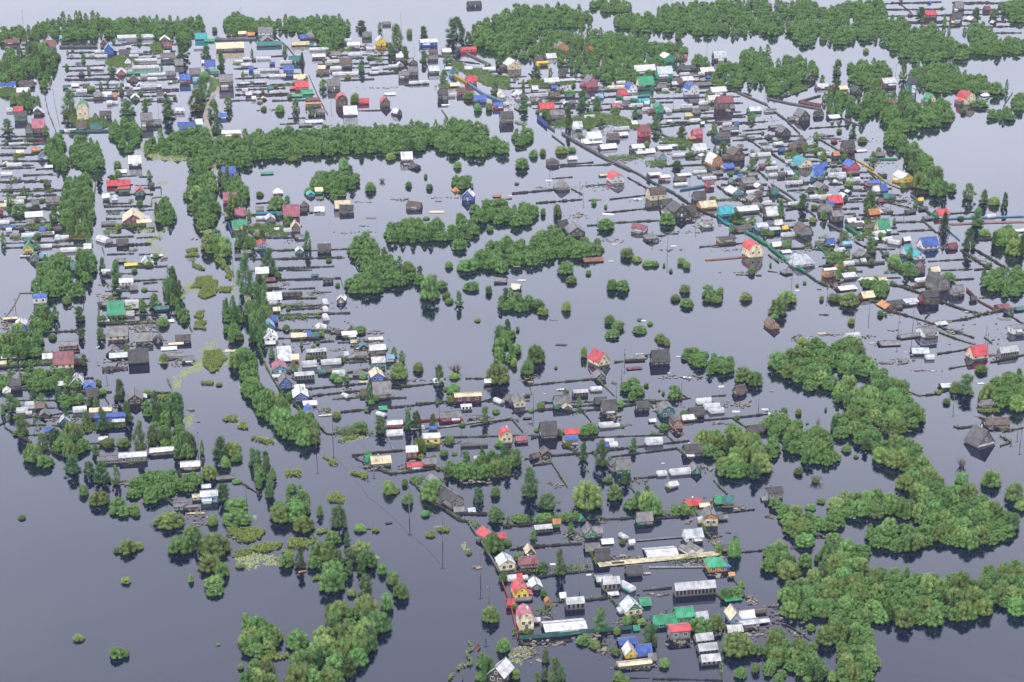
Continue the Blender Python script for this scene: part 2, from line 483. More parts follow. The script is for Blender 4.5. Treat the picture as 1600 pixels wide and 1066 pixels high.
        if hw > 1.5 and RB.random() < 0.55 and kind in 'gm':
            d = MB()
            if front == '-y': d.box(-0.42, 0.42, -D/2-0.05, -D/2+0.02, -0.4, min(1.9, hw*0.85))
            else: d.box(-W/2-0.05, -W/2+0.02, -0.42, 0.42, -0.4, min(1.9, hw*0.85))
            d.build('door', surf('wall', RB.choice(['br', 'gr', 'wt', 'gr'])), root)
        if W > 3.4 and hr > 1 and RB.random() < 0.5:
            c = MB(); x, y = RB.uniform(0.12, 0.22)*W, RB.uniform(-0.2, 0.25)*D
            zt = hw + hr*(1-abs(x)/(W/2))
            c.box(x-0.2, x+0.2, y-0.2, y+0.2, zt-0.4, hw+hr+0.45)
            c.build('chimney', surf('wall', RB.choice(['rs', 'gr', 'wt'])), ro)
    return ro
SIZEW = ((2.6, 'tiny '), (4.2, 'small '), (7.5, ''), (99, 'large '))
def building(t, off):
    """t: tokens kind x y w wall roof roofcol wallcol [opts]; kind letters: g gable to the viewer, s eaves to the viewer,
    m/n gambrel likewise, f lean-to, h hipped, t/v polytunnel across/along, k glazed house"""
    k = t[0]
    x, y, w, hwp, hrp = [float(q) for q in t[1:6]]
    rc, wc = t[6], t[7]
    o = dict(q.split('=', 1) for q in t[8:] if '=' in q)
    S = off[2]
    px, py = off[0] + x/S, off[1] + y/S
    w, hwp, hrp = w/S, hwp/S, hrp/S
    sx, kv, ks = scales(px, py)
    rot = street_rot(px, py) + math.radians(float(o.get('r', 0)) + RB.uniform(-2, 2))
    wm = w / sx
    hw = max(0.12, 0.9 * hwp / kv)
    gx, gy = G(px, py)
    front = '-y'
    if k in 'gm' or k == 'v':
        W = wm * (0.86 if k != 'v' else 0.8)
        D = W * float(o.get('d', 1.4 if k != 'v' else 1.9))
        hr = (hrp - 0.6*D*ks) / kv
        hr = max((0.34 if k == 'g' else 0.45)*W, min((0.62 if k == 'g' else 0.8)*W, hr))
        if 'hr' in o: hr = W*float(o['hr'])
        kind = {'g': 'g', 'm': 'm', 'v': 't'}[k]
        if k == 'v':
            hr = W*0.36
            hw = max(0.15, min(hw, 0.9))
        dep = D
        rr = rot
    elif k in 'snkth':
        D = wm * 0.95
        d0 = float(o.get('d', 0.8))
        W = max(1.2, min(D*d0, D*1.3, 6.5 if k in 's' else 9))
        if k in 'kt':
            W = max(1.6, min(W, 3.2))
        if k == 't':
            tot = max((hwp + hrp), 3.0/S) / kv
            hr = min(W*0.5, tot*0.55); hw = max(0.1, min(1.0, tot*0.35))
        else:
            hr = (hrp - 0.5*W*ks) / kv
            if hr < 0.16*W:                       # shallow: narrow it until the slope fits
                W = max(1.0, min(W, hrp / (0.5*ks + 0.16*kv)))
                hr = (hrp - 0.5*W*ks) / kv
            hr = max(0.12*W, min(0.85*W, hr))
        kind = {'s': 'g', 'n': 'm', 'k': 'k', 't': 't', 'h': 'h'}[k]
        if k == 'h':
            D, W = wm*0.92, min(wm*0.92, 7)
            hr = max(0.2*W, min(0.7*W, (hrp-0.5*W*ks)/kv))
        front = '-x'
        dep = W
        rr = rot + math.pi/2
    else:                                          # f
        D = wm*0.95; W = max(1.0, min(D, hrp / ks * 0.8)); hr = 0.4
        kind = 'f'; front = '-x'; dep = W; rr = rot + math.pi/2
    # step back from the front waterline to the centre
    fx, fy = math.sin(-rot), math.cos(rot)
    cx, cy = gx + fx*dep/2, gy + fy*dep/2
    size = max(wm, 0.1)
    hut = size < 4.6 or (hw + hr) < 2.6
    name = 'polytunnel' if kind == 't' else 'greenhouse' if kind == 'k' else ('hut' if size < 2.9 else 'shed' if hut else 'house')
    r = root_at(name, cx, cy, rr)
    if o.get('t'):
        a = math.radians(float(o['t']))
        r.rotation_euler = (a*0.6, a, rr)
    detail = w > 11.5
    make_building(kind, name, W, D, hw, hr, rc, wc, r, detail, o.get('gc'), front)
    C = COLORS
    sz = next(b for a, b in SIZEW if size < a)
    style = {'g': 'gabled ', 'm': 'gambrel ', 'h': 'hip ', 'f': 'lean-to '}.get(kind, '')
    if kind == 't':
        desc = sz + ('white' if rc == 'wt' else C[rc][3]) + ' polytunnel'
        cat, grp = 'polytunnel', 'polytunnels in the flooded gardens'
    elif kind == 'k':
        desc = sz + C[rc][3] + ' roofed glazed greenhouse'
        cat, grp = 'greenhouse', 'glazed greenhouses in the flooded gardens'
    else:
        pit = {'gambrel ': 'gambrel ', 'hip ': 'hipped ', 'lean-to ': 'lean-to '}.get(style, '')
        hy = lambda q: C[q][3].replace(' ', '-')
        desc = f"{sz}{pit}{hy(rc)}-roofed {name} with {C[wc][3]} walls"
        if hwp*S < 11: desc = f"{sz}{pit}{hy(rc)}-roofed {name} flooded to its eaves"
        cat = name
        grp = f'flooded {name}s of the village'
    ref = ' '.join(t[t.index('*')+1:]) if '*' in t else None
    tx, ty = P(cx, cy, (hw+hr)*0.5)
    reg(r, tx, ty, desc, cat, grp, None, ref)
# ------------------------------------------------------------------ trees and bushes
def fib(n, rnd):
    g = math.pi*(3-math.sqrt(5))
    o = rnd.random()*6.28
    for i in range(n):
        z = 1-2*(i+0.5)/n
        r = math.sqrt(max(0, 1-z*z))
        yield (math.cos(g*i+o)*r, math.sin(g*i+o)*r, z)
ICO = None
def ico():
    global ICO
    if ICO is None:
        t = (1+5**0.5)/2
        v = [Vector(p).normalized() for p in [(-1,t,0),(1,t,0),(-1,-t,0),(1,-t,0),(0,-1,t),(0,1,t),(0,-1,-t),(0,1,-t),(t,0,-1),(t,0,1),(-t,0,-1),(-t,0,1)]]
        f = [(0,11,5),(0,5,1),(0,1,7),(0,7,10),(0,10,11),(1,5,9),(5,11,4),(11,10,2),(10,7,6),(7,1,8),(3,9,4),(3,4,2),(3,2,6),(3,6,8),(3,8,9),(4,9,5),(2,4,11),(6,2,10),(8,6,7),(9,8,1)]
        ICO = ([tuple(p) for p in v], f)
    return ICO
def leaf(mb, p, nrm, s, rnd):
    n = (Vector(nrm) + Vector((rnd.uniform(-1,1), rnd.uniform(-1,1), rnd.uniform(-0.6,1)))*0.75).normalized()
    u = n.orthogonal().normalized()
    a = rnd.random()*6.28
    w = n.cross(u)
    u, w = u*math.cos(a)+w*math.sin(a), w*math.cos(a)-u*math.sin(a)
    p = Vector(p)
    l, h = s*rnd.uniform(0.8, 1.5), s*rnd.uniform(0.45, 0.8)
    mb.add([tuple(p-u*l), tuple(p-w*h+n*0.15*s), tuple(p+u*l), tuple(p+w*h+n*0.15*s)], [(0,1,2,3)])
def lobe(mb, c, r, nl, s, rnd, zs=1.0, lowcut=-0.55, core=0.8):
    v, f = ico()
    if core > 0:
        mb.add([(c[0]+x*r*core*rnd.uniform(.85,1.1), c[1]+y*r*core*rnd.uniform(.85,1.1), max(0.0, c[2]+z*r*core*zs)) for x,y,z in v], f)
    for x, y, z in fib(nl, rnd):
        if z < lowcut: continue
        k = r*rnd.uniform(0.80, 1.13)
        leaf(mb, (c[0]+x*k, c[1]+y*k, max(0.005, c[2]+z*k*zs)), (x,y,z), s, rnd)
def crown_mesh(kind, seed, low=False):
    rnd = random.Random(seed)
    mb = MB()
    q = 0.42 if low else 1.0
    ls = 1.5 if low else 1.0
    if kind == 'willow':
        n = rnd.randint(20, 28)
        sk = (rnd.uniform(-.08,.08), rnd.uniform(-.08,.08))
        for i in range(n):
            a = i*2.4 + rnd.uniform(-.6,.6)
            rr = 0.39*math.sqrt((i+0.5)/n)*rnd.uniform(.78,1.15)
            z = 0.74*math.sqrt(max(0.0, 1-(rr/0.50)**2))*rnd.uniform(.70,1.10)
            r = rnd.uniform(.075,.150)
            x, y = rr*math.cos(a)+sk[0]*z, rr*math.sin(a)+sk[1]*z
            lobe(mb, (x, y, z), r, int(74*q), 0.0235*ls, rnd, rnd.uniform(1.1,1.7), -0.6, 0.74)
            if rr > 0.18: lobe(mb, (rr*1.08*math.cos(a), rr*1.08*math.sin(a), z*rnd.uniform(.22,.55)), r*1.1, int(60*q), 0.0235*ls, rnd, 1.25, -0.8, 0.74)
        for i in range(9):
            a = i*0.7 + rnd.uniform(-.3,.3); t = rnd.uniform(.30,.42); r = rnd.uniform(.10,.15)
            lobe(mb, (t*math.cos(a), t*math.sin(a), r*0.9), r, int(60*q), 0.0235*ls, rnd, 1.1, -0.7, 0.8)
        for i in range(int(90*q)):
            a = rnd.random()*6.28; t = rnd.uniform(.1,.5); z = 0.80*math.sqrt(max(0, 1-(t/.54)**2))*rnd.uniform(.8,1.18)
            leaf(mb, (math.cos(a)*t, math.sin(a)*t, z), (math.cos(a)*.5, math.sin(a)*.5, .8), 0.026*ls, rnd)
    elif kind == 'bush':
        n = rnd.randint(8, 12)
        for i in range(n):
            a = i*2.4 + rnd.uniform(-.5,.5)
            rr = 0.30*math.sqrt((i+0.5)/n)
            z = 0.62*math.sqrt(max(0.0, 1-(rr/0.42)**2))*rnd.uniform(.6,1.0)
            r = rnd.uniform(.15,.24)
            lobe(mb, (rr*math.cos(a), rr*math.sin(a), z), r, int(120*q), 0.036*ls, rnd, 1.15, -0.8, 0.72)
        for i in range(8):
            a = i*0.785 + rnd.uniform(-.3,.3); t = rnd.uniform(.24,.36); r = rnd.uniform(.13,.19)
            lobe(mb, (t*math.cos(a), t*math.sin(a), r*0.8), r, int(90*q), 0.036*ls, rnd, 1.0, -0.7, 0.8)
        for i in range(int(60*q)):
            a = rnd.random()*6.28; t = rnd.uniform(.3,.55)
            leaf(mb, (math.cos(a)*t, math.sin(a)*t, rnd.uniform(.02,.5)), (math.cos(a), math.sin(a), .5), 0.04*ls, rnd)
    elif kind == 'birch':
        n = rnd.randint(24, 32)
        fat = rnd.uniform(.85, 1.1); cut = rnd.uniform(-.03, .05)
        for i in range(n):
            z = 0.05 + cut + (0.85-cut)*(i+0.3)/n
            t = (z - cut)/(1.0 - cut)
            env = 0.42*fat*min(1.0, (0.62 + 2.4*t))*(1 - max(0.0, t-0.18)/0.88)**0.62
            a = i*2.4 + rnd.uniform(-.7,.7)
            rr = env*rnd.uniform(.25,1.0)
            r = rnd.uniform(.075,.135)
            lobe(mb, (rr*math.cos(a), rr*math.sin(a), z), r, int(62*q), 0.022*ls, rnd, rnd.uniform(.8,1.2), -0.95, 0.66)
        for i in range(7):
            a = i*0.9 + rnd.uniform(-.3,.3); t = rnd.uniform(.12,.30); r = rnd.uniform(.09,.13)
            lobe(mb, (t*math.cos(a), t*math.sin(a), r*0.8), r, int(50*q), 0.022*ls, rnd, 0.9, -0.7, 0.75)
        for zz, r in ((.84,.085), (.91,.06)):
            lobe(mb, (rnd.uniform(-.02,.02), rnd.uniform(-.02,.02), zz), r, int(50*q), 0.022*ls, rnd, 1.3)
    elif kind == 'spruce':
        n = 13
        for i in range(n):
            z = 0.06 + 0.86*i/n
            R = 0.46*(1-z)**0.85
            m = max(5, int(13*(1-z)+4))
            for k in range(m):
                a = 6.283*k/m + i*0.7 + rnd.uniform(-.2,.2)
                L = R*rnd.uniform(.7,1.1)
                for t in (0.35, 0.7, 1.0):
                    for _ in range(2 if low else 4):
                        leaf(mb, (math.cos(a)*L*t+rnd.uniform(-.03,.03), math.sin(a)*L*t+rnd.uniform(-.03,.03), z-0.05*t+rnd.uniform(-.02,.03)), (math.cos(a)*.5, math.sin(a)*.5, .9), 0.034*ls, rnd)
        for i in range(20):
            leaf(mb, (rnd.uniform(-.02,.02), rnd.uniform(-.02,.02), rnd.uniform(.88,1.0)), (0,0,1), 0.025, rnd)
    elif kind == 'dry':
        for i in range(46):
            a = rnd.random()*6.28; t = rnd.uniform(.05,.5)
            mb.cyl((0.12*math.cos(a)*rnd.random(), 0.12*math.sin(a), 0), (t*math.cos(a), t*math.sin(a), rnd.uniform(.5,1.0)), 0.010, 0.004, 3)
        for i in range(160):
            a = rnd.random()*6.28; t = rnd.uniform(.0,.45)
            leaf(mb, (t*math.cos(a), t*math.sin(a), rnd.uniform(.25,.95)), (0,0,1), 0.022, rnd)
    return mb
def trunk_mesh(kind):
    mb = MB()
    if kind == 'birch':
        mb.cyl((0,0,-0.12), (0.01,0,0.35), 0.030, 0.022, 7); mb.cyl((0.01,0,0.35), (0,0.01,0.9), 0.022, 0.006, 6)
        for i, a in enumerate((0.3, 1.7, 2.9, 4.1, 5.3)):
            z = 0.2+0.12*i
            mb.cyl((0.01,0,z), (0.25*math.cos(a), 0.25*math.sin(a), z+0.16), 0.012, 0.004, 5)
    elif kind == 'spruce':
        mb.cyl((0,0,-0.12), (0,0,0.93), 0.03, 0.004, 6)
    else:
        for i in range(6):
            a = i*1.05
            mb.cyl((0.05*math.cos(a), 0.05*math.sin(a), -0.15), (0.3*math.cos(a), 0.3*math.sin(a), 0.62), 0.022, 0.008, 5)
    return mb
TMPL, LOWT = {}, {}
TMAT = {'willow': M_WILLOW, 'bush': M_WILLOW, 'birch': M_BIRCH, 'spruce': M_SPRUCE, 'dry': M_DRY}
for _k, _n in (('willow', 7), ('bush', 6), ('birch', 6), ('spruce', 3), ('dry', 2)):
    TMPL[_k] = [crown_mesh(_k, 11*i+3).mesh(_k + '_crown', TMAT[_k]) for i in range(_n)]
    LOWT[_k] = [crown_mesh(_k, 11*i+5, True) for i in range(3)]
TRUNK = {k: trunk_mesh(k).mesh(k + '_trunk', M_BARK) for k in TMPL}
TREES = []        # (kind, name, cx, cy, w, h, px, py, pxsize, phrase)
RT = random.Random(21)
def tree_spec(kind, name, px, py, wpx, hpx, phrase=None):
    sx, kv, ks = scales(px, py)
    R = wpx/2/sx
    gx, gy = G(px, py)
    d = math.hypot(gx, gy)
    cx, cy = gx + gx/d*R*0.8, gy + gy/d*R*0.8
    pc = P(cx, cy, 0)[1]
    h = max(0.45*2*R, (pc - (py - hpx))/kv * 0.97)
    TREES.append((kind, name, cx, cy, 2*R*1.08, h, px, py - hpx/2, wpx*hpx, phrase))
def inside(x, y, poly):
    r = False
    j = len(poly)-1
    for i in range(len(poly)):
        xi, yi = poly[i]; xj, yj = poly[j]
        if (yi > y) != (yj > y) and x < (xj-xi)*(y-yi)/(yj-yi)+xi: r = not r
        j = i
    return r
def fill(kind, name, cw, ch, poly, phrase, mix=0.0, dens=1.0):
    if any(q in phrase for q in ('top edge', 'upper right', 'orange', 'between the two', 'far upper')): dens, mix = 1.08, mix+0.08
    cw, ch = cw*0.84, ch*0.86
    xs = [p[0] for p in poly]; ys = [p[1] for p in poly]
    area = (max(xs)-min(xs))*(max(ys)-min(ys))
    pts = []
    for _ in range(int(area/(cw*cw*0.2)*26)+60):
        x, y = RT.uniform(min(xs), max(xs)), RT.uniform(min(ys), max(ys))
        if not inside(x, y, poly): continue
        k = sum(inside(a, b, poly) for a, b in ((x-.36*cw, y), (x+.36*cw, y), (x, y-.36*ch), (x, y+.34*ch)))
        if k < 3: continue
        if any(((x-a)/(0.56*cw*dens))**2 + ((y-b)/(0.40*cw*dens))**2 < 1 for a, b in pts): continue
        pts.append((x, y))
    for x, y in pts:
        s = RT.uniform(0.66, 1.30)
        kk, nn = kind, name
        if RT.random() < mix:
            kk, nn = ('birch', 'birch_tree') if kind == 'willow' else ('willow', 'willow_tree')
        q = RT.uniform(0.85, 1.22)
        tree_spec(kk, nn, x, y+ch*s/2*0.95, cw*s*(0.78 if kk == 'birch' else 1.0), ch*s*q, phrase)
TREEWORD = {'willow': 'willow', 'bush': 'willow bush', 'birch': 'birch', 'spruce': 'spruce', 'dry': 'bush of bare twigs'}
def plant_trees():
    by = {}
    for t in TREES:
        by.setdefault(t[1], []).append(t)
    far = MB()
    rr = random.Random(5)
    for name in sorted(by):
        L = sorted(by[name], key=lambda t: -t[8])
        for i, (kind, nm, cx, cy, w, h, px, py, sz, ph) in enumerate(L):
            a = rr.random()*6.28
            if i < 298:
                r = root_at(nm, cx, cy, a)
                r.scale = (w, w*rr.uniform(.92,1.08), h)
                link('crown', rr.choice(TMPL[kind]), r)
                link('trunk', TRUNK[kind], r)
                if ph:
                    reg(r, px, py, None, 'tree', 'trees ' + ph, f"leafy {TREEWORD[kind]} standing in water {ph}")
                else:
                    s = 'large ' if w > 9 or h > 9 else 'small ' if w < 3.6 else ''
                    dsc = {'bush': 'round green willow bush', 'willow': 'spreading green willow', 'birch': 'dark green birch',
                           'spruce': 'dark pointed spruce', 'dry': 'brownish bush of bare twigs'}[kind]
                    if h > 1.35*w and kind == 'birch': dsc = 'slender dark green birch'
                    reg(r, px, py, s + dsc, 'bush' if kind in ('bush', 'dry') else 'tree', {'bush': 'single willow bushes in the flood', 'dry': 'bare bushes'}.get(kind, 'single trees among the flooded plots'))
            else:
                m = rr.choice(LOWT[kind])
                ca, sa = math.cos(a), math.sin(a)
                far.add([(cx+(x*ca-y*sa)*w, cy+(x*sa+y*ca)*w, z*h) for x, y, z in m.v], m.f)
    if far.v:
        o = far.build('distant_woodland', M_WILLOW)
        o['label'] = 'far belts of mixed green flooded trees in the distance'
        o['category'] = 'woodland'
        o['kind'] = 'stuff'

# ------------------------------------------------------------------ fences, walkways, poles, boats
RF = random.Random(33)
def path_pts(pts, step):
    out_ = []
    for (x0, y0), (x1, y1) in zip(pts, pts[1:]):
        L = math.hypot(x1-x0, y1-y0)
        n = max(1, int(round(L/step)))
        for i in range(n):
            out_.append(((x0+(x1-x0)*i/n, y0+(y1-y0)*i/n), (x0+(x1-x0)*(i+1)/n, y0+(y1-y0)*(i+1)/n)))
    return out_
def fence(code, hpx, ppts):
    g = [G(*p) for p in ppts]
    mx_, my_ = sum(p[0] for p in ppts)/len(ppts), sum(p[1] for p in ppts)/len(ppts)
    kv = scales(mx_, my_)[1]
    h = max(0.3, hpx/kv)
    tidy = code not in ('bd', 'dk', 'br')
    ox, oy = g[0]
    mb, posts = MB(), []
    step = 2.4
    for (a, b) in path_pts(g, step):
        L = math.hypot(b[0]-a[0], b[1]-a[1])
        ang = math.atan2(b[1]-a[1], b[0]-a[0])
        c = ((a[0]+b[0])/2-ox, (a[1]+b[1])/2-oy)
        hh = h*(RF.uniform(0.94, 1.04) if tidy else RF.uniform(0.55, 1.25))
        if tidy:
            mb.obox(c, ang, L, 0.07, -0.5, hh)
        else:
            k = max(2, int(L/0.6))
            for i in range(k):
                t = (i+0.5)/k-0.5
                mb.obox((c[0]+math.cos(ang)*L*t, c[1]+math.sin(ang)*L*t), ang, L/k*0.93, 0.06, -0.4, hh*RF.uniform(0.75, 1.12))
        mb.obox((a[0]-ox, a[1]-oy), ang, 0.14, 0.16, -0.6, hh+0.15)
    if not tidy and kv > 2.2:                        # weeds and low growth caught along the old fences
        for (a, b) in path_pts(g, 1.2):
            if mnoise.noise((a[0]*.06, a[1]*.06, 3.3)) + RF.uniform(-.25, .25) < 0.02: continue
            for _ in range(9):
                t_ = RF.random()
                leaf(SCRUB, (a[0]+(b[0]-a[0])*t_+RF.uniform(-.4,.4), a[1]+(b[1]-a[1])*t_+RF.uniform(.0,.8), RF.uniform(.1, h*1.2+.3)), (RF.uniform(-1,1), -.4, .7), RF.uniform(.14,.28), RF)
    if not mb.v: return
    cn_ = 'dark' if code in ('bd', 'dk') else COLORS[code][3]
    horiz = abs(ppts[-1][0]-ppts[0][0]) > 3*abs(ppts[-1][1]-ppts[0][1])
    ln = sum(math.hypot(q[0]-p[0], q[1]-p[1]) for p, q in zip(g, g[1:]))
    FENCES.append((ln*h*kv*kv, len(FENCES), mb, M_WOOD if code == 'bd' else surf('wall', code), (ox, oy, 0), mx_, my_, ln, cn_, horiz))
FENCES = []
def build_fences():
    rest = MB()
    n = 0
    for area, _, mb, mat, loc, px, py, ln, cn_, horiz in sorted(FENCES, key=lambda t: (-t[0], t[1])):
        n += 1
        if n > 296:
            rest.add([(x+loc[0], y+loc[1], z) for x, y, z in mb.v], mb.f)
            continue
        o = mb.build('fence', mat)
        o.location = loc
        lw = 'long ' if ln > 45 else 'short ' if ln < 18 else ''
        reg(o, px, py, f"{lw}{cn_} fence across the plots" if horiz else f"{lw}{cn_} fence along the lane", 'fence', 'fences standing in the flood water')
    if rest.v:
        o = rest.build('plot_edging', M_WOOD)
        o['label'], o['category'], o['kind'] = 'short dark boards edging the smaller and more distant plots', 'edging', 'stuff'
def walkway(code, wpx, ppts):
    g = [G(*p) for p in ppts]
    mx_, my_ = sum(p[0] for p in ppts)/len(ppts), sum(p[1] for p in ppts)/len(ppts)
    wid = wpx/scales(mx_, my_)[2]*0.9 if abs(ppts[-1][0]-ppts[0][0]) > abs(ppts[-1][1]-ppts[0][1]) else wpx/ppm(mx_, my_)
    wid = max(0.5, min(wid, 4.5))
    ox, oy = g[0]
    mb = MB()
    for (a, b) in path_pts(g, 0.9):
        L = math.hypot(b[0]-a[0], b[1]-a[1]); ang = math.atan2(b[1]-a[1], b[0]-a[0])
        mb.obox(((a[0]+b[0])/2-ox, (a[1]+b[1])/2-oy), ang, L*0.94, wid*RF.uniform(.93,1.05), 0.14+RF.uniform(0,.06), 0.24+RF.uniform(.0,.05))
    bm_ = MB()
    for (a, b) in path_pts(g, 3.0):
        ang = math.atan2(b[1]-a[1], b[0]-a[0])
        bm_.obox((a[0]-ox, a[1]-oy), ang, 0.14, 0.14, -0.6, 0.135)
    o = root_at('walkway', ox, oy)
    mb.build('deck', surf('roof', code), o)
    bm_.build('supports', M_WOOD, o)
    reg(o, mx_, my_, f"narrow {COLORS[code][3]} plank walkway over the water", 'walkway', 'plank walkways')
def pole(px, py, hpx):
    x, y = G(px, py)
    h = hpx/scales(px, py)[1]
    r = root_at('utility_pole', x, y, street_rot(px, py)+RF.uniform(-.1,.1))
    a = RF.uniform(-.03,.03)
    m = MB(); m.cyl((0,0,-1.2), (a*h,0,h), 0.13, 0.09, 8); m.build('post', M_POLE, r)
    m = MB(); m.box(a*h-0.75, a*h+0.75, -0.20, -0.12, h-0.55, h-0.43); m.build('crossarm', M_POLE, r)
    for d in (-0.65, 0.65):
        m = MB(); m.cyl((a*h+d,-0.16,h-0.43), (a*h+d,-0.16,h-0.2), 0.06, 0.04, 6); m.build('insulator', M_FRAME, r)
    reg(r, px, py-hpx/2, 'thin wooden utility pole', 'utility pole', 'utility poles in the water')
    return Vector((x, y, h-0.3))
def wire(p, q, px, py):
    mb = MB()
    n = 10
    pts = [p.lerp(q, i/n) - Vector((0, 0, 1.1*4*(i/n)*(1-i/n))) for i in range(n+1)]
    o0 = pts[0].copy()
    for a, b in zip(pts, pts[1:]):
        mb.cyl(a-o0, b-o0, 0.035, 0.035, 4)
    o = mb.build('power_line', M_WOOD)
    o.location = o0
    reg(o, px, py, 'sagging power line between poles', 'power line', 'power lines')
def boat(px, py, wpx, code, rdeg):
    x, y = G(px, py)
    L = max(2.5, wpx/ppm(px, py))
    r = root_at('rowing_boat', x, y, math.radians(rdeg))
    prof = [(-.5,.20,.20),(-.3,.23,.18),(0,.24,.17),(.3,.17,.20),(.5,.01,.28)]
    mb = MB()
    vs, fs = [], []
    for t, hw, z in prof:
        vs += [(t*L,-hw*L,z*L*0.62),(t*L,-hw*L*.6,-.06),(t*L,hw*L*.6,-.06),(t*L,hw*L,z*L*0.62),(t*L,hw*L*.85,z*L*0.62),(t*L,hw*L*.5,.05),(t*L,-hw*L*.5,.05),(t*L,-hw*L*.85,z*L*0.62)]
    for i in range(len(prof)-1):
        for k in range(8):
            fs.append((i*8+k, i*8+(k+1) % 8, i*8+8+(k+1) % 8, i*8+8+k))
    fs.append((0,1,2,3,4,5,6,7)[::-1])
    mb.add(vs, fs)
    mb.build('hull', surf('roof', code), r)
    for t in (-.2, .12):
        m = MB(); m.box(t*L-.12, t*L+.12, -.17*L, .17*L, .09*L, .09*L+.04); m.build('seat', M_WOOD, r)
    reg(r, px, py, f"small {COLORS[code][3]} rowing boat", 'boat', 'small boats')
def raft(px, py, wpx, code, rdeg=0):
    """a floating panel of boards or torn-off roofing"""
    x, y = G(px, py)
    L = wpx/ppm(px, py); W = L*0.5
    o = MB()
    n = max(3, int(W/0.4))
    for i in range(n):
        yy = -W/2 + W*(i+0.5)/n
        o.box(-L/2+RF.uniform(0,.15*L), L/2-RF.uniform(0,.15*L), yy-W/n*.46, yy+W/n*.46, -0.1, 0.10+RF.uniform(0,.14))
    ob = o.build('floating_boards', surf('roof', code))
    ob.location = (x, y, 0); ob.rotation_euler = (RF.uniform(-.04,.04), RF.uniform(-.04,.04), math.radians(rdeg)+RF.uniform(-.2,.2))
    reg(ob, px, py, f"floating {COLORS[code][3]} raft of boards", 'raft', 'drifting rafts of boards')

RC = random.Random(404)
LANES = ([(72,128),(85,205),(108,235),(152,270),(146,400),(150,580)], [(700,75),(860,205),(975,278),(1061,330),(1130,372),(1200,410),(1270,455),(1380,500)],
         [(1000,190),(1124,231),(1194,274),(1272,328),(1327,375),(1400,420),(1480,475)], [(1150,135),(1206,156),(1272,219),(1346,250),(1456,332),(1562,411)],
         [(1100,215),(1167,224),(1249,272),(1300,302)], [(410,45),(470,100),(500,140),(545,190)])
def lane_near(x, y, d):
    for L in LANES:
        for (x0, y0), (x1, y1) in zip(L, L[1:]):
            t = max(0.0, min(1.0, ((x-x0)*(x1-x0)+(y-y0)*(y1-y0))/((x1-x0)**2+(y1-y0)**2)))
            if abs(x-(x0+(x1-x0)*t)) < d*1.3 and abs(y-(y0+(y1-y0)*t)) < d: return True
    return False
def plots(poly, row, tunnels, sheds, bushes):
    """back gardens: boundary boards every 'row' pixels, small sheds, tunnels and shrubs in the gaps"""
    xs = [p[0] for p in poly]; ys = [p[1] for p in poly]
    def free(x, y, d):
        return all(abs(t['px']-x) > d*1.3 or abs(t['py']-y) > d for t in THINGS if t['cat'] not in ('fence', 'utility pole'))
    y = min(ys) + row*0.5
    while y < max(ys):
        runs, cur = [], None
        for x in range(int(min(xs)), int(max(xs)), 4):
            if inside(x, y, poly) and not lane_near(x, y, 6):
                cur = [x, x] if cur is None else [cur[0], x]
            elif cur: runs.append(cur); cur = None
        if cur: runs.append(cur)
        for x0, x1 in runs:
            if x1 - x0 < 24: continue
            c = RC.uniform(.3, .7)
            for a, b in ((0, c), (c, 1)):
                if RC.random() < 0.85:
                    p, q = x0+(x1-x0)*(a+RC.uniform(0, .05)), x0+(x1-x0)*(b-RC.uniform(0, .05))
                    if q-p > 12: fence('bd', RC.uniform(1.4, 2.1), [(p, y+RC.uniform(-1, 1)), (q, y-(q-p)*0.025+RC.uniform(-1, 1))])
        y += row*RC.uniform(.8, 1.2)
    def spot(d):
        for _ in range(60):
            x, y = RC.uniform(min(xs), max(xs)), RC.uniform(min(ys), max(ys))
            if inside(x, y, poly) and not lane_near(x, y, 5) and free(x, y, d): return x, y
    for i in range(tunnels + sheds):
        s = spot(4.5)
        if not s: continue
        m = ppm(*s)*RC.uniform(.9, 1.1)
        if i < tunnels:
            tk = ['t', s[0], s[1], m*RC.uniform(4.5, 8), m*.6, m*1.6, 'wt', 'wt']
        else:
            w = m*RC.uniform(2.4, 4.6)
            tk = [RC.choice('gsssh'), s[0], s[1], w, m*RC.uniform(.5, 1.9), w*RC.uniform(.35, .6), RC.choice(['gr', 'sl', 'dk', 'gr', 'br', 'wt', 'sv', 'wt', 'mr', 'bl', 'tg', 'cr']), RC.choice(['br', 'gr', 'dk', 'wt', 'br', 'tg', 'gr', 'cr'])]
        building([str(q) for q in tk], (0, 0, 1))
    for i in range(bushes):
        q = spot(2.5)
        if q and ppm(*q) > 1.7:
            a, b = RC.uniform(4, 11), RC.uniform(1.2, 2.6)
            scatter(SCRUB, [(q[0]-a, q[1]-b*.4), (q[0]+a, q[1]-b), (q[0]+a, q[1]+b*.4), (q[0]-a, q[1]+b)], 2.6, 'scrub')
    for i in range(int(bushes*1.4)):
        s = spot(3.5)
        if not s: continue
        m = ppm(*s); w = m*RC.uniform(1.8, 4.2)
        k = RC.random()
        if k < .7: tree_spec('bush', 'willow_bush', s[0], s[1], w, w*RC.uniform(.8, 1.1))
        else: tree_spec('birch', 'birch_tree', s[0], s[1], w, w*RC.uniform(1.3, 1.9))

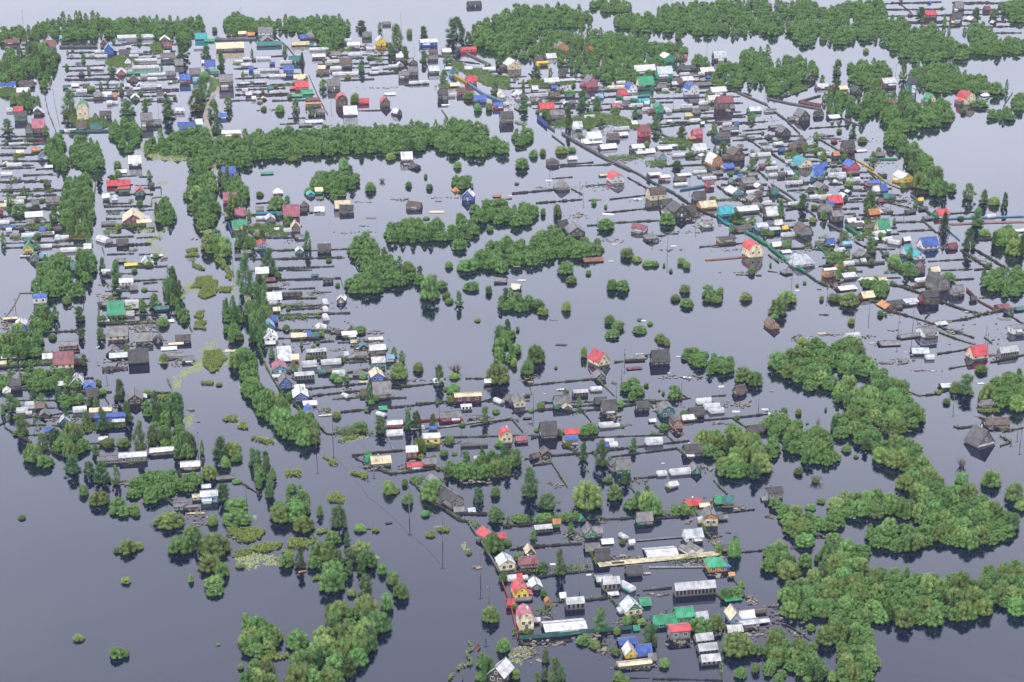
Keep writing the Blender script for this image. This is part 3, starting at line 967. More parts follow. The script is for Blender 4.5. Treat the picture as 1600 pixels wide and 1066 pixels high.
# ------------------------------------------------------------------ uncountable stuff
DEB, DUCK, MARSH, SCRUB = MB(), MB(), MB(), MB()
RD = random.Random(77)
def debris(px, py, wpx, n, hpx=None):
    hpx = hpx or wpx*0.35
    for _ in range(int(n*0.45)):
        x, y = G(px + RD.gauss(0, .3)*wpx, py + RD.gauss(0, .3)*hpx)
        l = RD.uniform(.3, 1.0)*RD.choice([1, 1, 1, 2.2]); w = l*RD.uniform(.12, .8)
        DEB.obox((x, y), RD.gauss(0.2, 0.7), l, w, 0.0, RD.uniform(.06, .4), RD.gauss(0, .12))
def scatter(mb, poly, dens, mode):
    xs = [p[0] for p in poly]; ys = [p[1] for p in poly]
    gs = [G(*p) for p in poly]
    A = abs(sum(a[0]*b[1]-b[0]*a[1] for a, b in zip(gs, gs[1:]+gs[:1])))/2
    n = int(A*dens)
    k = 0
    gx = [p[0] for p in gs]; gy = [p[1] for p in gs]
    for _ in range(n*4):
        if k >= n: break
        x, y = RD.uniform(min(gx), max(gx)), RD.uniform(min(gy), max(gy))
        j = 2.2*mnoise.noise((x*.23, y*.23, 1.7)); j2 = 2.2*mnoise.noise((x*.23, y*.23, 9.1))
        if not inside(x+j, y+j2, gs): continue
        c = mnoise.noise((x*.35, y*.35, 4.0)) + .5*mnoise.noise((x*1.1, y*1.1, 2.0))
        k += 1
        if c < (RD.uniform(-.85, -.22) if mode == 'marsh' else RD.uniform(-.75, -.1)): continue
        if mode == 'duck':
            s = RD.uniform(.12, .42); a = RD.random()*6
            vs = [(x+math.cos(a+i*1.05)*s*RD.uniform(.5,1), y+math.sin(a+i*1.05)*s*RD.uniform(.5,1), 0.012+RD.random()*.012) for i in range(6)]
            mb.add(vs, [(0,1,2,3,4,5)])
        elif mode == 'marsh':
            for _2 in range(3):
                leaf(mb, (x+RD.uniform(-.2,.2), y+RD.uniform(-.2,.2), RD.uniform(.08,.75)), (0,0,1.4), RD.uniform(.2,.36), RD)
        else:
            hgt = 0.5 + 1.1*max(0, mnoise.noise((x*.3, y*.3, 7.7))+.35)
            for _2 in range(4):
                leaf(mb, (x+RD.uniform(-.3,.3), y+RD.uniform(-.3,.3), RD.uniform(.1, hgt)), (RD.uniform(-1,1),RD.uniform(-1,1),.7), RD.uniform(.16,.3), RD)
def finish_stuff():
    for mb, nm, mat, lab, cat in ((DEB, 'floating_debris', M_DEBRIS, 'planks, boards and rubbish drifting between the flooded plots', 'debris'),
                                  (DUCK, 'duckweed', M_DUCK, 'pale yellow green duckweed and scum on the water', 'duckweed'),
                                  (MARSH, 'marsh_grass', M_MARSH, 'green mats of marsh grass just above the water', 'grass'),
                                  (SCRUB, 'garden_scrub', M_SCRUB, 'low green garden growth on the plots above water', 'scrub')):
        if mb.v:
            o = mb.build(nm, mat)
            o['label'], o['category'], o['kind'] = lab, cat, 'stuff'

# ------------------------------------------------------------------ water
def make_water():
    mb = MB()
    mb.add([(-6000,-1500,0),(6000,-1500,0),(6000,9000,0),(-6000,9000,0)], [(0,1,2,3)])
    m, n, b = newmat('flood_water')
    L = n.links.new
    geo = N(n, 'ShaderNodeNewGeometry')
    mp_ = N(n, 'ShaderNodeMapping'); mp_.inputs['Rotation'].default_value = (0, 0, 0.3); mp_.inputs['Scale'].default_value = (0.55, 1.1, 1)
    L(geo.outputs['Position'], mp_.inputs[0])
    n1 = N(n, 'ShaderNodeTexNoise'); n1.inputs['Scale'].default_value = 0.75; n1.inputs['Detail'].default_value = 3
    L(mp_.outputs[0], n1.inputs['Vector'])
    n2 = N(n, 'ShaderNodeTexNoise'); n2.inputs['Scale'].default_value = 0.018; n2.inputs['Detail'].default_value = 4; n2.inputs['Distortion'].default_value = 0.6
    L(geo.outputs['Position'], n2.inputs['Vector'])
    r = N(n, 'ShaderNodeMapRange'); r.inputs[1].default_value = 0.38; r.inputs[2].default_value = 0.68; r.inputs[3].default_value = 0.015; r.inputs[4].default_value = 0.07
    L(n2.outputs[0], r.inputs[0])
    bp = N(n, 'ShaderNodeBump'); bp.inputs['Distance'].default_value = 0.10
    L(r.outputs[0], bp.inputs['Strength'])
    L(n1.outputs[0], bp.inputs['Height'])
    L(bp.outputs[0], b.inputs['Normal'])
    b.inputs['Base Color'].default_value = (0.005, 0.009, 0.028, 1)
    b.inputs['Roughness'].default_value = 0.035
    b.inputs['IOR'].default_value = 1.45
    o = mb.build('water', m)
    o['kind'] = 'structure'
def road(ppts, wpx, name='road', col=(0.26, 0.21, 0.16)):
    g = [G(*p) for p in ppts]
    mb = MB()
    l, r = [], []
    for i, p in enumerate(g):
        a, b = g[max(0, i-1)], g[min(len(g)-1, i+1)]
        d = Vector((b[0]-a[0], b[1]-a[1])).normalized()
        w = wpx/ppm(*ppts[i])/2*RC.uniform(.8, 1.15)
        l.append((p[0]-d.y*w, p[1]+d.x*w)); r.append((p[0]+d.y*w, p[1]-d.x*w))
    for i in range(len(g)-1):
        q = [l[i], r[i], r[i+1], l[i+1]]
        mb.add([(x, y, 0.03) for x, y in q], [(0, 1, 2, 3)])
    o = mb.build(name, plain('wet_sand', col, 0.7, 0.35, 0.4))
    o['kind'] = 'structure'
def make_haze(density):
    mb = MB()
    mb.box(-6100, 6100, -1600, 9100, -1.5, HCAM + 6)
    m = bpy.data.materials.new('haze_air')
    m.use_nodes = True
    n = m.node_tree
    n.nodes.clear()
    o = n.nodes.new('ShaderNodeOutputMaterial'); v = n.nodes.new('ShaderNodeVolumePrincipled')
    v.inputs['Color'].default_value = (0.93, 0.95, 1.0, 1)
    v.inputs['Density'].default_value = density
    v.inputs['Anisotropy'].default_value = 0.2
    n.links.new(v.outputs[0], o.inputs['Volume'])
    h = mb.build('haze', m)
    h['kind'] = 'stuff'
    h['label'], h['category'] = 'thin pale haze over the distant water', 'haze'
# ------------------------------------------------------------------ survey of the village: positions read off the photograph, tile by tile
# '@ x y s' = tile origin and scale;  every entry is stood on the water plane at its true distance
SURVEY = r"""
@ 0 0 4
g 682 345 62 40 70 lb bl * the blue-striped gable house
g 650 300 50 25 50 mr br
m 520 752 82 78 55 gn cr * the tall green-roofed cream house
s 115 702 55 8 30 rd wt
s 130 755 78 30 32 dk gn
s 242 832 78 38 55 pk br
g 182 836 52 35 45 br gr
g 236 722 55 28 30 wt dk
s 50 553 100 20 25 bl wt
s 145 588 78 14 28 wt gr
s 165 545 92 12 30 dk br
s 100 625 62 8 30 rd or
s 310 305 80 15 40 mr gr
g 308 258 48 12 30 bl wt
s 850 245 235 12 18 sv wt
g 1030 275 68 25 30 wt br
s 1050 305 52 20 22 mr dk
s 1258 250 76 8 36 tq tg * the teal-roofed barn at the treeline
s 1310 264 60 6 14 gn tg
h 1360 252 38 10 18 tg gr
s 1440 318 178 20 36 cr gr
s 1315 432 66 16 44 bl wt * the blue-roofed house by the lane
s 1282 402 42 10 18 wt lb
f 1342 465 56 20 18 gn gn
s 1157 522 66 26 34 bl mr
s 1226 518 36 16 22 lb lb
s 1220 480 72 18 38 gr br
s 1416 545 88 40 44 gr br
s 1392 742 52 12 22 bl br
s 1168 818 112 34 24 bl cr
s 1246 808 42 38 30 wt gn
s 918 790 72 44 45 gr br
s 980 788 62 14 28 gr dk
s 603 808 76 10 28 tg wt
s 510 810 56 12 42 br br
s 660 745 70 24 30 dk dk
s 845 1042 78 26 48 wt dk
s 1448 858 120 26 20 wt or
s 780 354 66 10 36 dk gr
s 1120 414 50 10 36 gr br
s 1050 374 92 16 28 gr gr
t 855 337 84 6 12 wt wt
t 632 362 80 8 14 wt wt
t 625 332 70 6 12 wt wt
t 912 386 142 6 14 wt wt
t 912 430 168 6 18 wt wt
t 930 549 112 8 20 wt wt
t 710 528 62 6 10 wt wt
t 618 439 64 6 16 wt wt
t 980 474 110 5 12 wt wt
s 905 462 230 5 10 gn gn
s 1068 470 54 10 16 gr wt
g 760 470 64 12 34 wt pk
g 836 512 58 14 30 dk br
g 872 544 40 8 20 wt gr
g 816 594 52 14 26 dk gr
g 846 628 58 14 28 wt dk
g 800 402 40 10 24 wt wt
s 665 608 66 6 30 wt br
s 716 608 30 6 28 or br
s 614 614 52 14 26 gr dk
g 576 552 36 12 22 wt wt
s 540 560 40 16 22 dk dk
h 510 476 36 14 24 dk dk
t 102 907 96 4 10 wt wt
t 90 1042 100 8 14 wt wt
s 225 950 56 12 14 or or
s 258 936 42 8 18 lb or
g 262 1000 52 18 34 gr lb
s 306 1054 42 8 14 wt gr
t 440 826 76 6 14 wt wt
s 60 276 62 12 20 mr gr
s 102 274 40 10 30 br gr
s 1530 528 60 5 10 sv gr
s 1570 444 26 16 18 bl bl
t 1536 416 62 6 14 wt wt
s 1515 222 50 12 16 cr or
s 395 246 40 8 18 lb gr
s 1570 228 42 8 18 or br
s 150 350 40 8 20 gr br
t 60 700 40 8 20 wt wt
t 210 520 40 8 12 wt wt
s 820 262 60 8 14 gr wt
t 1240 308 60 6 12 wt wt
s 1125 706 56 16 20 sv wt
s 410 555 30 8 14 tg tg
s 470 546 44 8 16 wt gr
t 510 580 70 8 16 wt wt
F gr 14 372 298 610 296
F bd 8 382 276 602 276
F tg 14 372 826 520 826 706 822
F br 10 500 628 732 622
F bd 7 390 418 660 410
F bd 8 405 500 730 492
F bd 7 870 342 980 338
F bd 7 836 410 1090 402
F bd 7 600 556 760 552
F bd 7 880 580 1120 570
F bd 7 860 636 1110 634
F bd 7 0 856 268 852
F bd 8 0 908 250 904
F bd 8 0 972 220 966
F bd 7 0 1040 210 1034
F bd 7 1470 546 1600 540
F bd 7 1470 596 1600 592
F bd 7 1440 632 1600 626
F gr 14 1360 252 1600 246
F bd 7 1460 384 1600 380
F bd 7 1460 432 1600 428
F gn 8 384 770 480 768
F bd 6 272 560 300 700 360 850 410 930
F bd 6 330 560 345 660 372 790
P 146 166 100
P 1508 130 90
P 304 374 50
P 142 520 80
P 990 700 60
R 820 480 160 130 180
R 1240 560 100 30 200
R 1330 560 50 40 100
R 780 420 120 50
R 1500 560 160 20
R 520 800 90 30
S 760,340 850,370 790,420 680,420 650,380
S 930,280 1000,270 1030,330 960,340
S 380,700 470,790 500,810 700,800 660,740 570,740
S 0,550 100,560 100,600 0,610
S 1310,480 1370,500 1350,560 1300,600
D 960,930 1100,940 1200,1000 1100,1010 960,1000 900,960
D 900,900 960,940 940,970 870,940
K willow 60 62 0.4 along the far upper left shore | 0,190 180,165 320,118 480,92 600,84 700,120 1100,112 1260,110 1285,190 1180,250 960,220 700,215 500,225 0,240
K willow 60 60 0.3 along the far upper left shore | 1400,150 1450,70 1510,90 1600,120 1600,200 1400,195
K birch 80 95 0.4 at the upper left edge | 0,330 130,330 240,280 350,310 380,360 330,460 280,560 230,440 0,540
K birch 62 66 0.4 beside the left lane | 90,600 180,575 260,620 250,670 100,660
K willow 75 80 0.5 beside the ponds at far left | 700,750 860,760 870,900 800,960 700,870
K birch 70 90 0.4 beside the left lane | 280,870 400,850 420,960 440,1062 330,1062 300,960
K willow 70 75 0.5 around the green garden at far left | 420,920 500,840 640,910 640,1030 560,1060 450,1030
K willow 78 75 0.3 along the weedy pond at far left | 900,860 1100,830 1310,820 1310,1064 1220,1064 1100,960 910,920
K willow 80 85 0.3 in the far band left of the lane | 1340,890 1440,840 1600,820 1600,1000 1440,1030 1350,1020
b 440 722 130 175
b 1230 702 130 150
b 1050 742 120 138
b 1140 374 100 128
b 190 374 90 120
b 312 392 110 100
b 798 724 130 106
b 65 544 130 112
b 1265 626 110 160
b 1342 742 110 130
b 1360 842 90 112
b 50 832 90 95
b 1430 690 80 95
b 100 1000 40 40
b 600 764 60 60
b 910 700 60 90
b 700 450 70 60
b 1290 370 90 90
b 1385 430 80 110
b 150 660 70 80
b 290 850 60 70
w 418 430 24 40
w 360 370 40 50
w 876 594 36 36
w 572 570 50 44
w 1342 200 34 46
w 736 1050 50 60
w 760 586 30 50
w 1280 490 60 60
@ 400 0 4
s 60 220 92 18 36 gr wt
g 75 270 92 10 32 gr br
s 85 290 160 8 22 tg gr
h 342 246 62 16 40 gr br
s 300 250 42 12 24 bl br
s 280 288 112 8 22 cr br
t 395 318 126 8 18 wt wt
s 612 302 78 22 20 wt wt
g 785 288 66 32 36 sv ye
t 720 312 60 6 16 wt wt
s 500 364 62 22 24 gr dk
s 565 424 76 30 36 br gr
s 395 369 82 16 18 wt mr
t 50 374 92 6 14 wt wt
t 190 400 76 6 16 wt wt
t 490 394 92 6 16 wt wt
t 620 350 92 6 18 wt wt
t 500 437 74 6 16 wt wt
t 560 472 170 8 24 wt wt
t 80 447 140 5 14 wt wt
t 135 484 112 6 14 wt wt
t 25 524 72 5 10 wt wt
t 8 466 40 6 16 wt wt
s 246 394 76 16 30 tg br
s 205 462 66 26 28 bl br * the brown-walled blue-roofed house
s 215 482 40 8 10 bl bl
s 275 500 76 12 24 cr gr
s 265 530 66 16 16 gr dk
s 290 562 86 22 36 rd or
s 236 562 42 10 14 pk br
s 320 592 72 6 24 gn gn
s 255 608 72 6 14 gn gn
s 358 640 88 14 16 mr br
s 360 668 102 22 8 or or
s 404 720 60 20 22 gr br
s 490 560 78 28 40 gr gr
m 540 668 80 48 42 rd br * the brick-red gambrel house
s 592 726 86 14 52 wt gr * the broad white lane-side roof
s 678 650 60 14 22 rd rd
g 812 668 62 34 36 rd br
g 896 720 48 16 36 wt dk r=30
s 840 596 66 4 14 wt wt
s 1082 288 112 26 22 wt bl * the white-roofed blue shore shed
s 1195 336 56 14 20 wt gr
s 1112 340 52 14 18 br dk
s 1335 328 96 20 16 rd rd * the long red shed
s 1115 460 66 20 28 sv gr
s 1202 438 32 8 14 wt wt
h 1242 476 56 24 42 tg lb
s 1460 444 82 14 12 wt gr
s 1350 525 66 20 34 rd or * the house behind the yellow fence
s 985 470 62 26 30 gr br
s 926 494 62 26 24 gr br
g 903 420 50 8 26 wt gr
g 985 404 60 14 26 gr br
s 900 378 42 24 20 wt gr
t 1022 528 132 8 26 wt wt
s 1172 622 62 34 28 dk dk
t 1222 606 52 8 20 wt wt
s 1286 592 52 20 26 br pk
s 1404 640 80 16 30 bl br
s 1520 682 62 20 22 bl rd
g 1540 612 46 20 32 cr wt
s 1572 768 82 32 42 dk gr
s 1186 662 46 3 7 wt wt
t 130 588 92 6 16 wt wt
s 365 772 112 6 18 sv gn
s 310 792 82 8 10 gr dk
s 945 1012 72 20 46 wt gr * the isolated white-roofed hut
g 1010 1056 56 12 26 dk dk r=25
s 965 1034 80 4 12 gr gr
s 1370 42 92 14 22 dk dk
s 697 238 58 14 26 gr br
s 820 160 50 10 14 gr br
t 560 262 80 6 18 wt wt
s 410 440 44 12 20 cr br
s 420 465 80 12 16 br gr
s 1110 380 60 12 20 gr br
s 1245 546 60 10 20 cr br
s 1330 440 50 10 20 wt gr
t 1560 660 50 8 12 wt wt
s 1420 280 40 10 12 gr br
F ye 18 1236 474 1330 528
F lb 14 1330 528 1420 590 1530 634
F gr 12 1250 294 1340 350 1470 414
F bd 7 120 230 200 300 280 400
F bd 6 330 470 385 600 450 720
F bd 8 700 472 890 460
F bd 7 530 505 740 496
F bd 6 0 604 230 596
F bd 6 0 542 180 536
F bd 6 640 694 860 690
F bd 6 1160 690 1200 744
F bd 6 1230 380 1400 400
F bd 7 930 536 1080 526
F gr 10 1050 350 1250 352
F bd 6 200 742 310 738
F bd 6 150 778 270 772
P 908 160 80
P 990 350 60
P 1500 240 110
P 470 680 50
P 1440 300 60
R 480 560 100 30 80
R 620 640 40 10
R 800 550 200 14
R 80 690 100 14
R 380 780 160 30
R 1260 570 160 40
R 1140 540 80 30
R 1560 640 80 60
R 300 300 300 60
S 1220,380 1290,400 1450,460 1590,480 1590,560 1450,540 1330,480 1230,420
S 1140,530 1230,520 1220,550 1150,555
S 1550,340 1600,340 1600,390 1560,390
K willow 66 66 0.4 along the far shore at upper middle | 0,120 200,120 400,95 500,120 600,135 590,190 520,290 420,290 350,220 220,180 0,170
K willow 75 78 0.15 in the long band across the upper flood | 0,830 120,820 500,800 1000,790 1150,760 1300,750 1450,785 1430,850 1000,930 600,940 0,985
K willow 72 72 0.15 in the long band across the upper flood | 1100,870 1300,870 1490,860 1490,930 1380,960 1130,930
K willow 76 80 0.3 on the wooded point at the top | 1370,150 1500,90 1600,70 1600,330 1480,300 1300,250
b 880 312 120 172
b 1050 238 75 80
w 960 222 36 62
b 1250 252 150 156
b 660 186 90 62
b 775 190 40 56
b 520 130 40 50
b 660 452 70 82
w 620 642 60 80
w 840 1002 70 56
w 1260 1054 52 56
w 550 1062 70 100
w 1540 962 90 96
b 930 364 90 80
b 1172 522 80 92
w 150 704 60 64
b 250 698 60 90
b 345 732 80 80
c 290 402 40 90
b 420 560 70 72
w 1330 622 80 70
b 180 330 40 60
b 1050 390 70 80
b 1200 390 80 50
w 575 490 40 36
b 1490 590 70 90
b 1520 420 80 80
w 1385 696 50 66
w 1456 690 50 66
b 840 350 60 90
w 210 612 30 40
w 50 690 40 36
w 232 1010 70 30
@ 800 0 4
g 20 438 96 32 44 sv cr
g 320 322 76 36 28 gr or * the orange house in the woods
s 483 322 52 8 28 rd br
s 250 368 66 6 30 wt gr
s 195 413 76 22 10 ye ye
s 320 476 44 18 32 dk gr
s 252 524 102 14 26 wt br
g 505 548 78 36 48 gr pk * the grey-roofed house with pink walls
s 350 512 112 8 14 sv mr
t 655 558 118 10 26 cr wt
s 842 540 108 14 50 gn cr * the upper-right bright green roof
g 985 392 78 34 26 wt gn
s 832 468 150 30 36 wt br
s 888 462 62 24 34 mr br
s 960 492 102 36 46 sv gn * the silver-roofed barn with green end
s 1225 462 92 18 26 wt br
s 1305 382 86 24 44 sv dk
m 757 582 66 28 42 bl wt
s 695 612 60 20 36 rd gr
m 1140 594 78 38 44 bl wt
s 1295 592 102 22 30 wt gr
s 1336 684 112 48 40 mr br * the long maroon-roofed house
s 1270 646 78 26 28 wt cr
s 1100 518 82 18 24 wt gr
g 926 706 54 40 28 gn gn * the small bright green hut
s 832 655 78 22 20 tq tg
s 550 618 50 8 24 lb lb
s 222 692 98 14 38 rd br
s 287 742 92 26 32 gr gr
g 65 614 84 8 42 wt gr
s 275 612 66 14 22 br br
t 175 606 120 8 18 wt wt
t 745 626 92 8 20 wt wt
t 785 670 82 8 24 wt wt
t 856 694 76 6 18 wt wt
v 982 704 50 8 20 wt wt
t 1096 676 76 8 22 wt wt
t 1202 656 56 6 22 wt wt
t 666 656 52 6 18 wt wt
s 655 680 52 10 26 pk br
s 1110 734 46 12 10 ye cr
s 1156 712 52 12 24 gr dk
t 1146 764 72 6 16 wt wt
s 1526 704 80 14 26 wt gn
s 836 856 70 36 44 mr rd * the crimson cottage
s 1165 866 64 30 34 pk rd
s 1128 874 40 8 12 or or
s 1326 874 90 22 26 br tg
s 1368 832 108 22 18 gr dk
s 415 814 56 24 34 sv wt
s 520 888 90 28 40 wt wt * the upper-right bright white house
s 458 900 42 10 22 wt wt
s 610 934 112 8 28 wt gr
s 642 876 72 20 24 br gr
t 690 814 100 6 16 wt wt
s 792 946 82 24 24 wt dk
s 960 940 92 10 18 wt gr
g 940 1006 58 26 36 gr lb
s 1182 954 82 18 42 sv wt * the silver-roofed white cottage
m 1282 1044 86 26 64 wt or
g 1418 1004 92 40 50 br br
s 1358 1056 74 12 24 bl cr
h 262 1036 74 26 26 dk br
s 383 1002 52 8 20 wt wt
s 810 968 60 10 16 wt gr
s 870 960 60 8 24 wt gr
s 820 610 100 8 10 tg tg
s 1040 530 70 14 26 br dk
s 1200 540 120 8 20 gr tg
s 940 560 60 12 18 gr gr
g 60 690 60 8 20 gr gr
s 170 390 50 12 30 br br
t 1060 980 110 6 16 wt wt
t 1560 980 140 8 16 wt wt
s 1010 920 60 6 12 wt wt
s 700 856 60 12 20 wt gr
s 510 900 120 6 10 wt wt
s 1290 280 4 4 4 gr gr
s 1070 370 60 10 20 pk gr
s 570 440 80 6 14 gr gr
s 1100 440 120 12 20 dk dk
F bl 28 156 742 220 796
F gr 14 222 790 268 822
F gr 16 310 836 400 890 520 958 620 1010 740 1066
F tg 8 250 850 330 910
F gn 14 660 612 820 640
F bd 7 100 460 240 550 400 620
F gr 8 690 735 830 800 1000 868 1120 920
F bd 7 930 796 1220 764
F bd 7 1190 748 1470 716
F bd 7 1000 700 1230 690
F bd 8 1380 570 1500 600
F gr 10 1410 580 1600 660
F bd 7 1280 780 1600 760
F bd 7 1440 820 1600 806
F bd 7 1380 880 1600 866
F bd 7 960 1040 1260 1030
F bd 7 580 560 720 540
F bd 6 280 1034 510 1016
F bd 7 300 1042 620 1030
F gn 10 1080 880 1180 900
F bd 7 600 606 720 596
F bd 7 560 690 680 680
F bd 8 1250 1030 1420 1064
F bd 8 1490 880 1600 960
P 100 215 110
P 622 280 60
P 1218 320 60
P 566 410 60
P 1010 660 80
P 1582 600 60
P 716 100 100
R 420 470 80 60 60
R 600 820 180 60
R 900 960 200 70
R 300 560 200 40
R 740 1000 160 40
R 1100 480 120 50
R 1320 800 100 30
R 640 1020 200 20
R 140 640 160 50
S 240,770 330,740 520,700 700,730 800,790 780,810 560,770 500,810 280,800
S 920,870 1010,860 1150,900 1140,930 1020,920
S 830,1010 960,1000 970,1040 860,1045
S 600,980 800,960 830,990 620,1000
S 100,500 200,500 250,550 110,540
S 400,840 460,850 440,890
S 0,760 100,770 60,790
K willow 64 66 0.25 in the woods along the top edge | 0,50 250,40 480,60 510,150 300,160 0,160
K willow 60 60 0.25 in the woods along the top edge | 640,90 1000,90 1600,110 1600,200 1200,195 660,170
K willow 56 52 0.25 in the woods along the top edge | 480,5 700,5 780,50 700,60 600,60 500,40
K willow 58 56 0.25 in the woods along the top edge | 860,70 1000,20 1300,10 1600,0 1600,90 1300,90 1000,95
K willow 64 66 0.35 around the orange wooden house | 0,190 520,200 700,210 850,230 910,290 1080,260 1080,360 900,400 900,480 560,500 380,430 350,360 200,330 0,350
K willow 66 68 0.35 among the plots at upper right | 1130,360 1180,320 1230,350 1230,420 1170,420
K willow 72 74 0.35 among the plots at upper right | 1250,480 1290,400 1400,390 1450,430 1430,530 1280,550
K willow 70 72 0.35 among the plots at upper right | 1450,310 1600,290 1600,500 1480,500 1400,440
K willow 66 66 0.1 in the long band across the upper flood | 0,810 110,800 130,880 0,890
b 440 682 110 125
b 530 690 100 95
b 355 792 72 150
b 770 742 62 90
b 900 812 92 100
b 1060 872 100 92
b 1260 836 50 80
w 62 1056 90 84
w 135 982 56 62
w 192 968 42 52
w 310 962 80 64
w 375 950 50 44
b 1040 250 60 70
b 75 700 90 80
b 150 480 90 70
b 560 780 80 50
b 920 490 70 60
b 480 780 70 60
b 650 720 70 60
b 1320 960 80 80
b 1500 1064 80 80
b 1500 756 70 60
b 240 480 40 60
b 310 400 80 60
b 1220 620 40 60
b 1030 1060 110 60
b 1600 1040 60 60
w 360 600 70 50
w 860 800 60 40
w 210 730 50 70
w 840 920 40 50
@ 1200 0 4
m 1266 656 84 44 50 rd cr gc=cr * the red gambrel house by the lake
f 1365 588 58 14 34 gr gr
h 1366 606 42 8 16 wt wt
s 762 550 94 36 32 wt br
g 1026 640 54 26 34 gn cr
s 905 580 54 66 40 dk tg * the tall dark teal house
s 347 554 76 14 22 wt gr
s 472 566 62 10 22 cr or
s 436 556 52 10 20 mr br
g 568 586 58 18 32 dk dk
g 232 756 80 32 46 gr dk * the lone grey-gabled house
s 325 730 54 14 26 dk dk
s 420 746 74 10 20 wt dk
g 112 846 72 22 38 gr dk
h 216 924 76 28 34 dk br
s 512 954 76 36 46 dk br * the dark-roofed house by the tree-strip
s 590 950 70 4 12 wt wt
m 238 1050 94 24 50 tq cr gc=cr * the round turquoise roof
s 324 1064 64 14 22 bl lb
g 540 1064 78 26 42 bl rd
s 1022 114 78 24 26 rd br
s 1186 134 68 24 28 dk br
g 1286 134 50 10 22 wt gr
s 1200 64 60 20 40 gr gr
g 626 70 52 12 30 dk dk
s 470 84 72 12 30 dk dk
s 332 80 44 10 26 dk dk
s 154 64 68 12 24 gr dk
s 10 54 34 14 20 mr mr
m 268 506 78 14 26 gr dk
g 146 380 46 10 24 dk gr
s 430 994 42 26 22 or dk
h 12 866 40 10 20 dk gr
s 780 660 100 16 22 mr br
s 706 980 60 8 22 gr br
s 152 756 40 8 20 gr gr
s 1375 70 40 10 24 mr br
h 1370 598 30 8 12 wt wt
s 1450 1010 4 4 4 gr gr
t 20 700 80 6 16 gr wt
s 60 800 90 6 12 gr br
F mr 20 200 644 332 670
F gr 10 0 620 130 648 340 686
F bd 9 0 672 110 750 200 840
F bd 9 0 946 80 1000 190 1060
F bd 8 320 872 420 930 550 1006
F ye 9 556 1006 660 1064
F tg 10 330 1024 530 1018
F gn 10 600 1000 810 998
F bd 7 255 804 500 788
F bd 7 0 892 190 880
F bd 7 0 816 90 808
F gr 8 460 740 570 786
F bd 7 1250 684 1390 688
F bd 7 1470 668 1530 580
F bd 6 740 60 870 62 900 84
F bd 6 820 20 870 62
F bd 6 770 18 1020 22
F bd 6 860 148 1100 144
F bd 6 600 18 720 16
F bd 6 1150 18 1390 14
F bd 6 0 950 160 940
F bd 7 70 620 250 560
F gr 10 190 640 330 600
F bd 6 330 866 460 870
P 920 250 100
P 798 470 70
P 1352 530 70
P 660 260 40
R 40 750 120 70 60
R 440 545 120 40
R 560 880 260 24
R 1240 640 60 20
R 320 860 240 30
R 720 960 100 40
R 650 570 60 20
R 690 1020 200 30
S 110,590 180,530 270,540 200,580
S 0,570 80,580 60,600 0,600
S 210,940 340,930 360,950 240,960
K willow 66 64 0.25 in the woods at the upper right | 0,90 110,90 130,130 200,100 350,100 420,30 550,30 720,60 760,110 850,110 920,180 1080,160 1090,230 1270,290 1260,350 1080,350 1000,380 900,370 640,230 560,250 480,260 300,240 250,280 190,250 120,200 0,190
K willow 56 50 0.25 in the woods at the upper right | 20,10 300,5 340,60 420,40 500,10 720,10 720,60 600,60 350,90 110,80
K willow 70 66 0.25 in the woods at the right end of the top | 1180,170 1380,160 1450,250 1600,230 1600,330 1300,330 1280,250
K willow 70 66 0.25 in the woods at the right end of the top | 1450,0 1600,0 1600,130 1530,130 1450,60
K willow 70 72 0.3 at the right of the upper plots | 0,400 60,360 200,380 230,370 310,380 310,470 200,500 140,540 0,600
K willow 62 66 0.3 at the right of the upper plots | 490,410 640,380 740,380 770,460 660,560 560,500 500,480
K willow 66 68 0.3 behind the red gambrel house | 900,420 1060,400 1190,410 1250,470 1370,480 1370,560 1050,560 900,500
K birch 80 90 0.4 between the two upper lakes | 320,580 420,550 520,580 530,700 380,710
K willow 76 80 0.4 between the two upper lakes | 540,620 640,580 700,560 760,580 900,600 900,650 760,660 690,720 560,740
K birch 80 90 0.5 between the two upper lakes | 690,680 950,650 1080,620 1160,660 1160,740 1060,780 1000,780 850,800 750,790
K willow 84 84 0.3 in the strip along the upper lake | 750,780 850,760 880,880 960,930 1060,1060 890,1060 830,950 750,900
K willow 60 60 0.2 by the upper lake shore | 1380,690 1540,680 1540,740 1390,740
K willow 62 62 0.2 by the upper lake shore | 1510,610 1600,570 1600,670 1520,660
w 1430 592 90 94
b 1490 570 30 80
b 430 470 90 106
b 845 504 60 136
b 530 862 62 92
w 590 892 62 52
w 320 964 72 60
w 692 952 32 42
b 655 1014 62 72
b 300 880 50 60
b 1300 118 80 76
b 960 104 110 64
b 350 1000 60 60
b 1100 170 30 90
b 1130 210 30 60
b 158 990 40 70
b 338 514 44 50
w 612 330 40 40
w 445 830 36 36
w 1320 672 110 50
w 1220 710 36 46
b 950 470 60 60
b 1410 110 90 60
"""
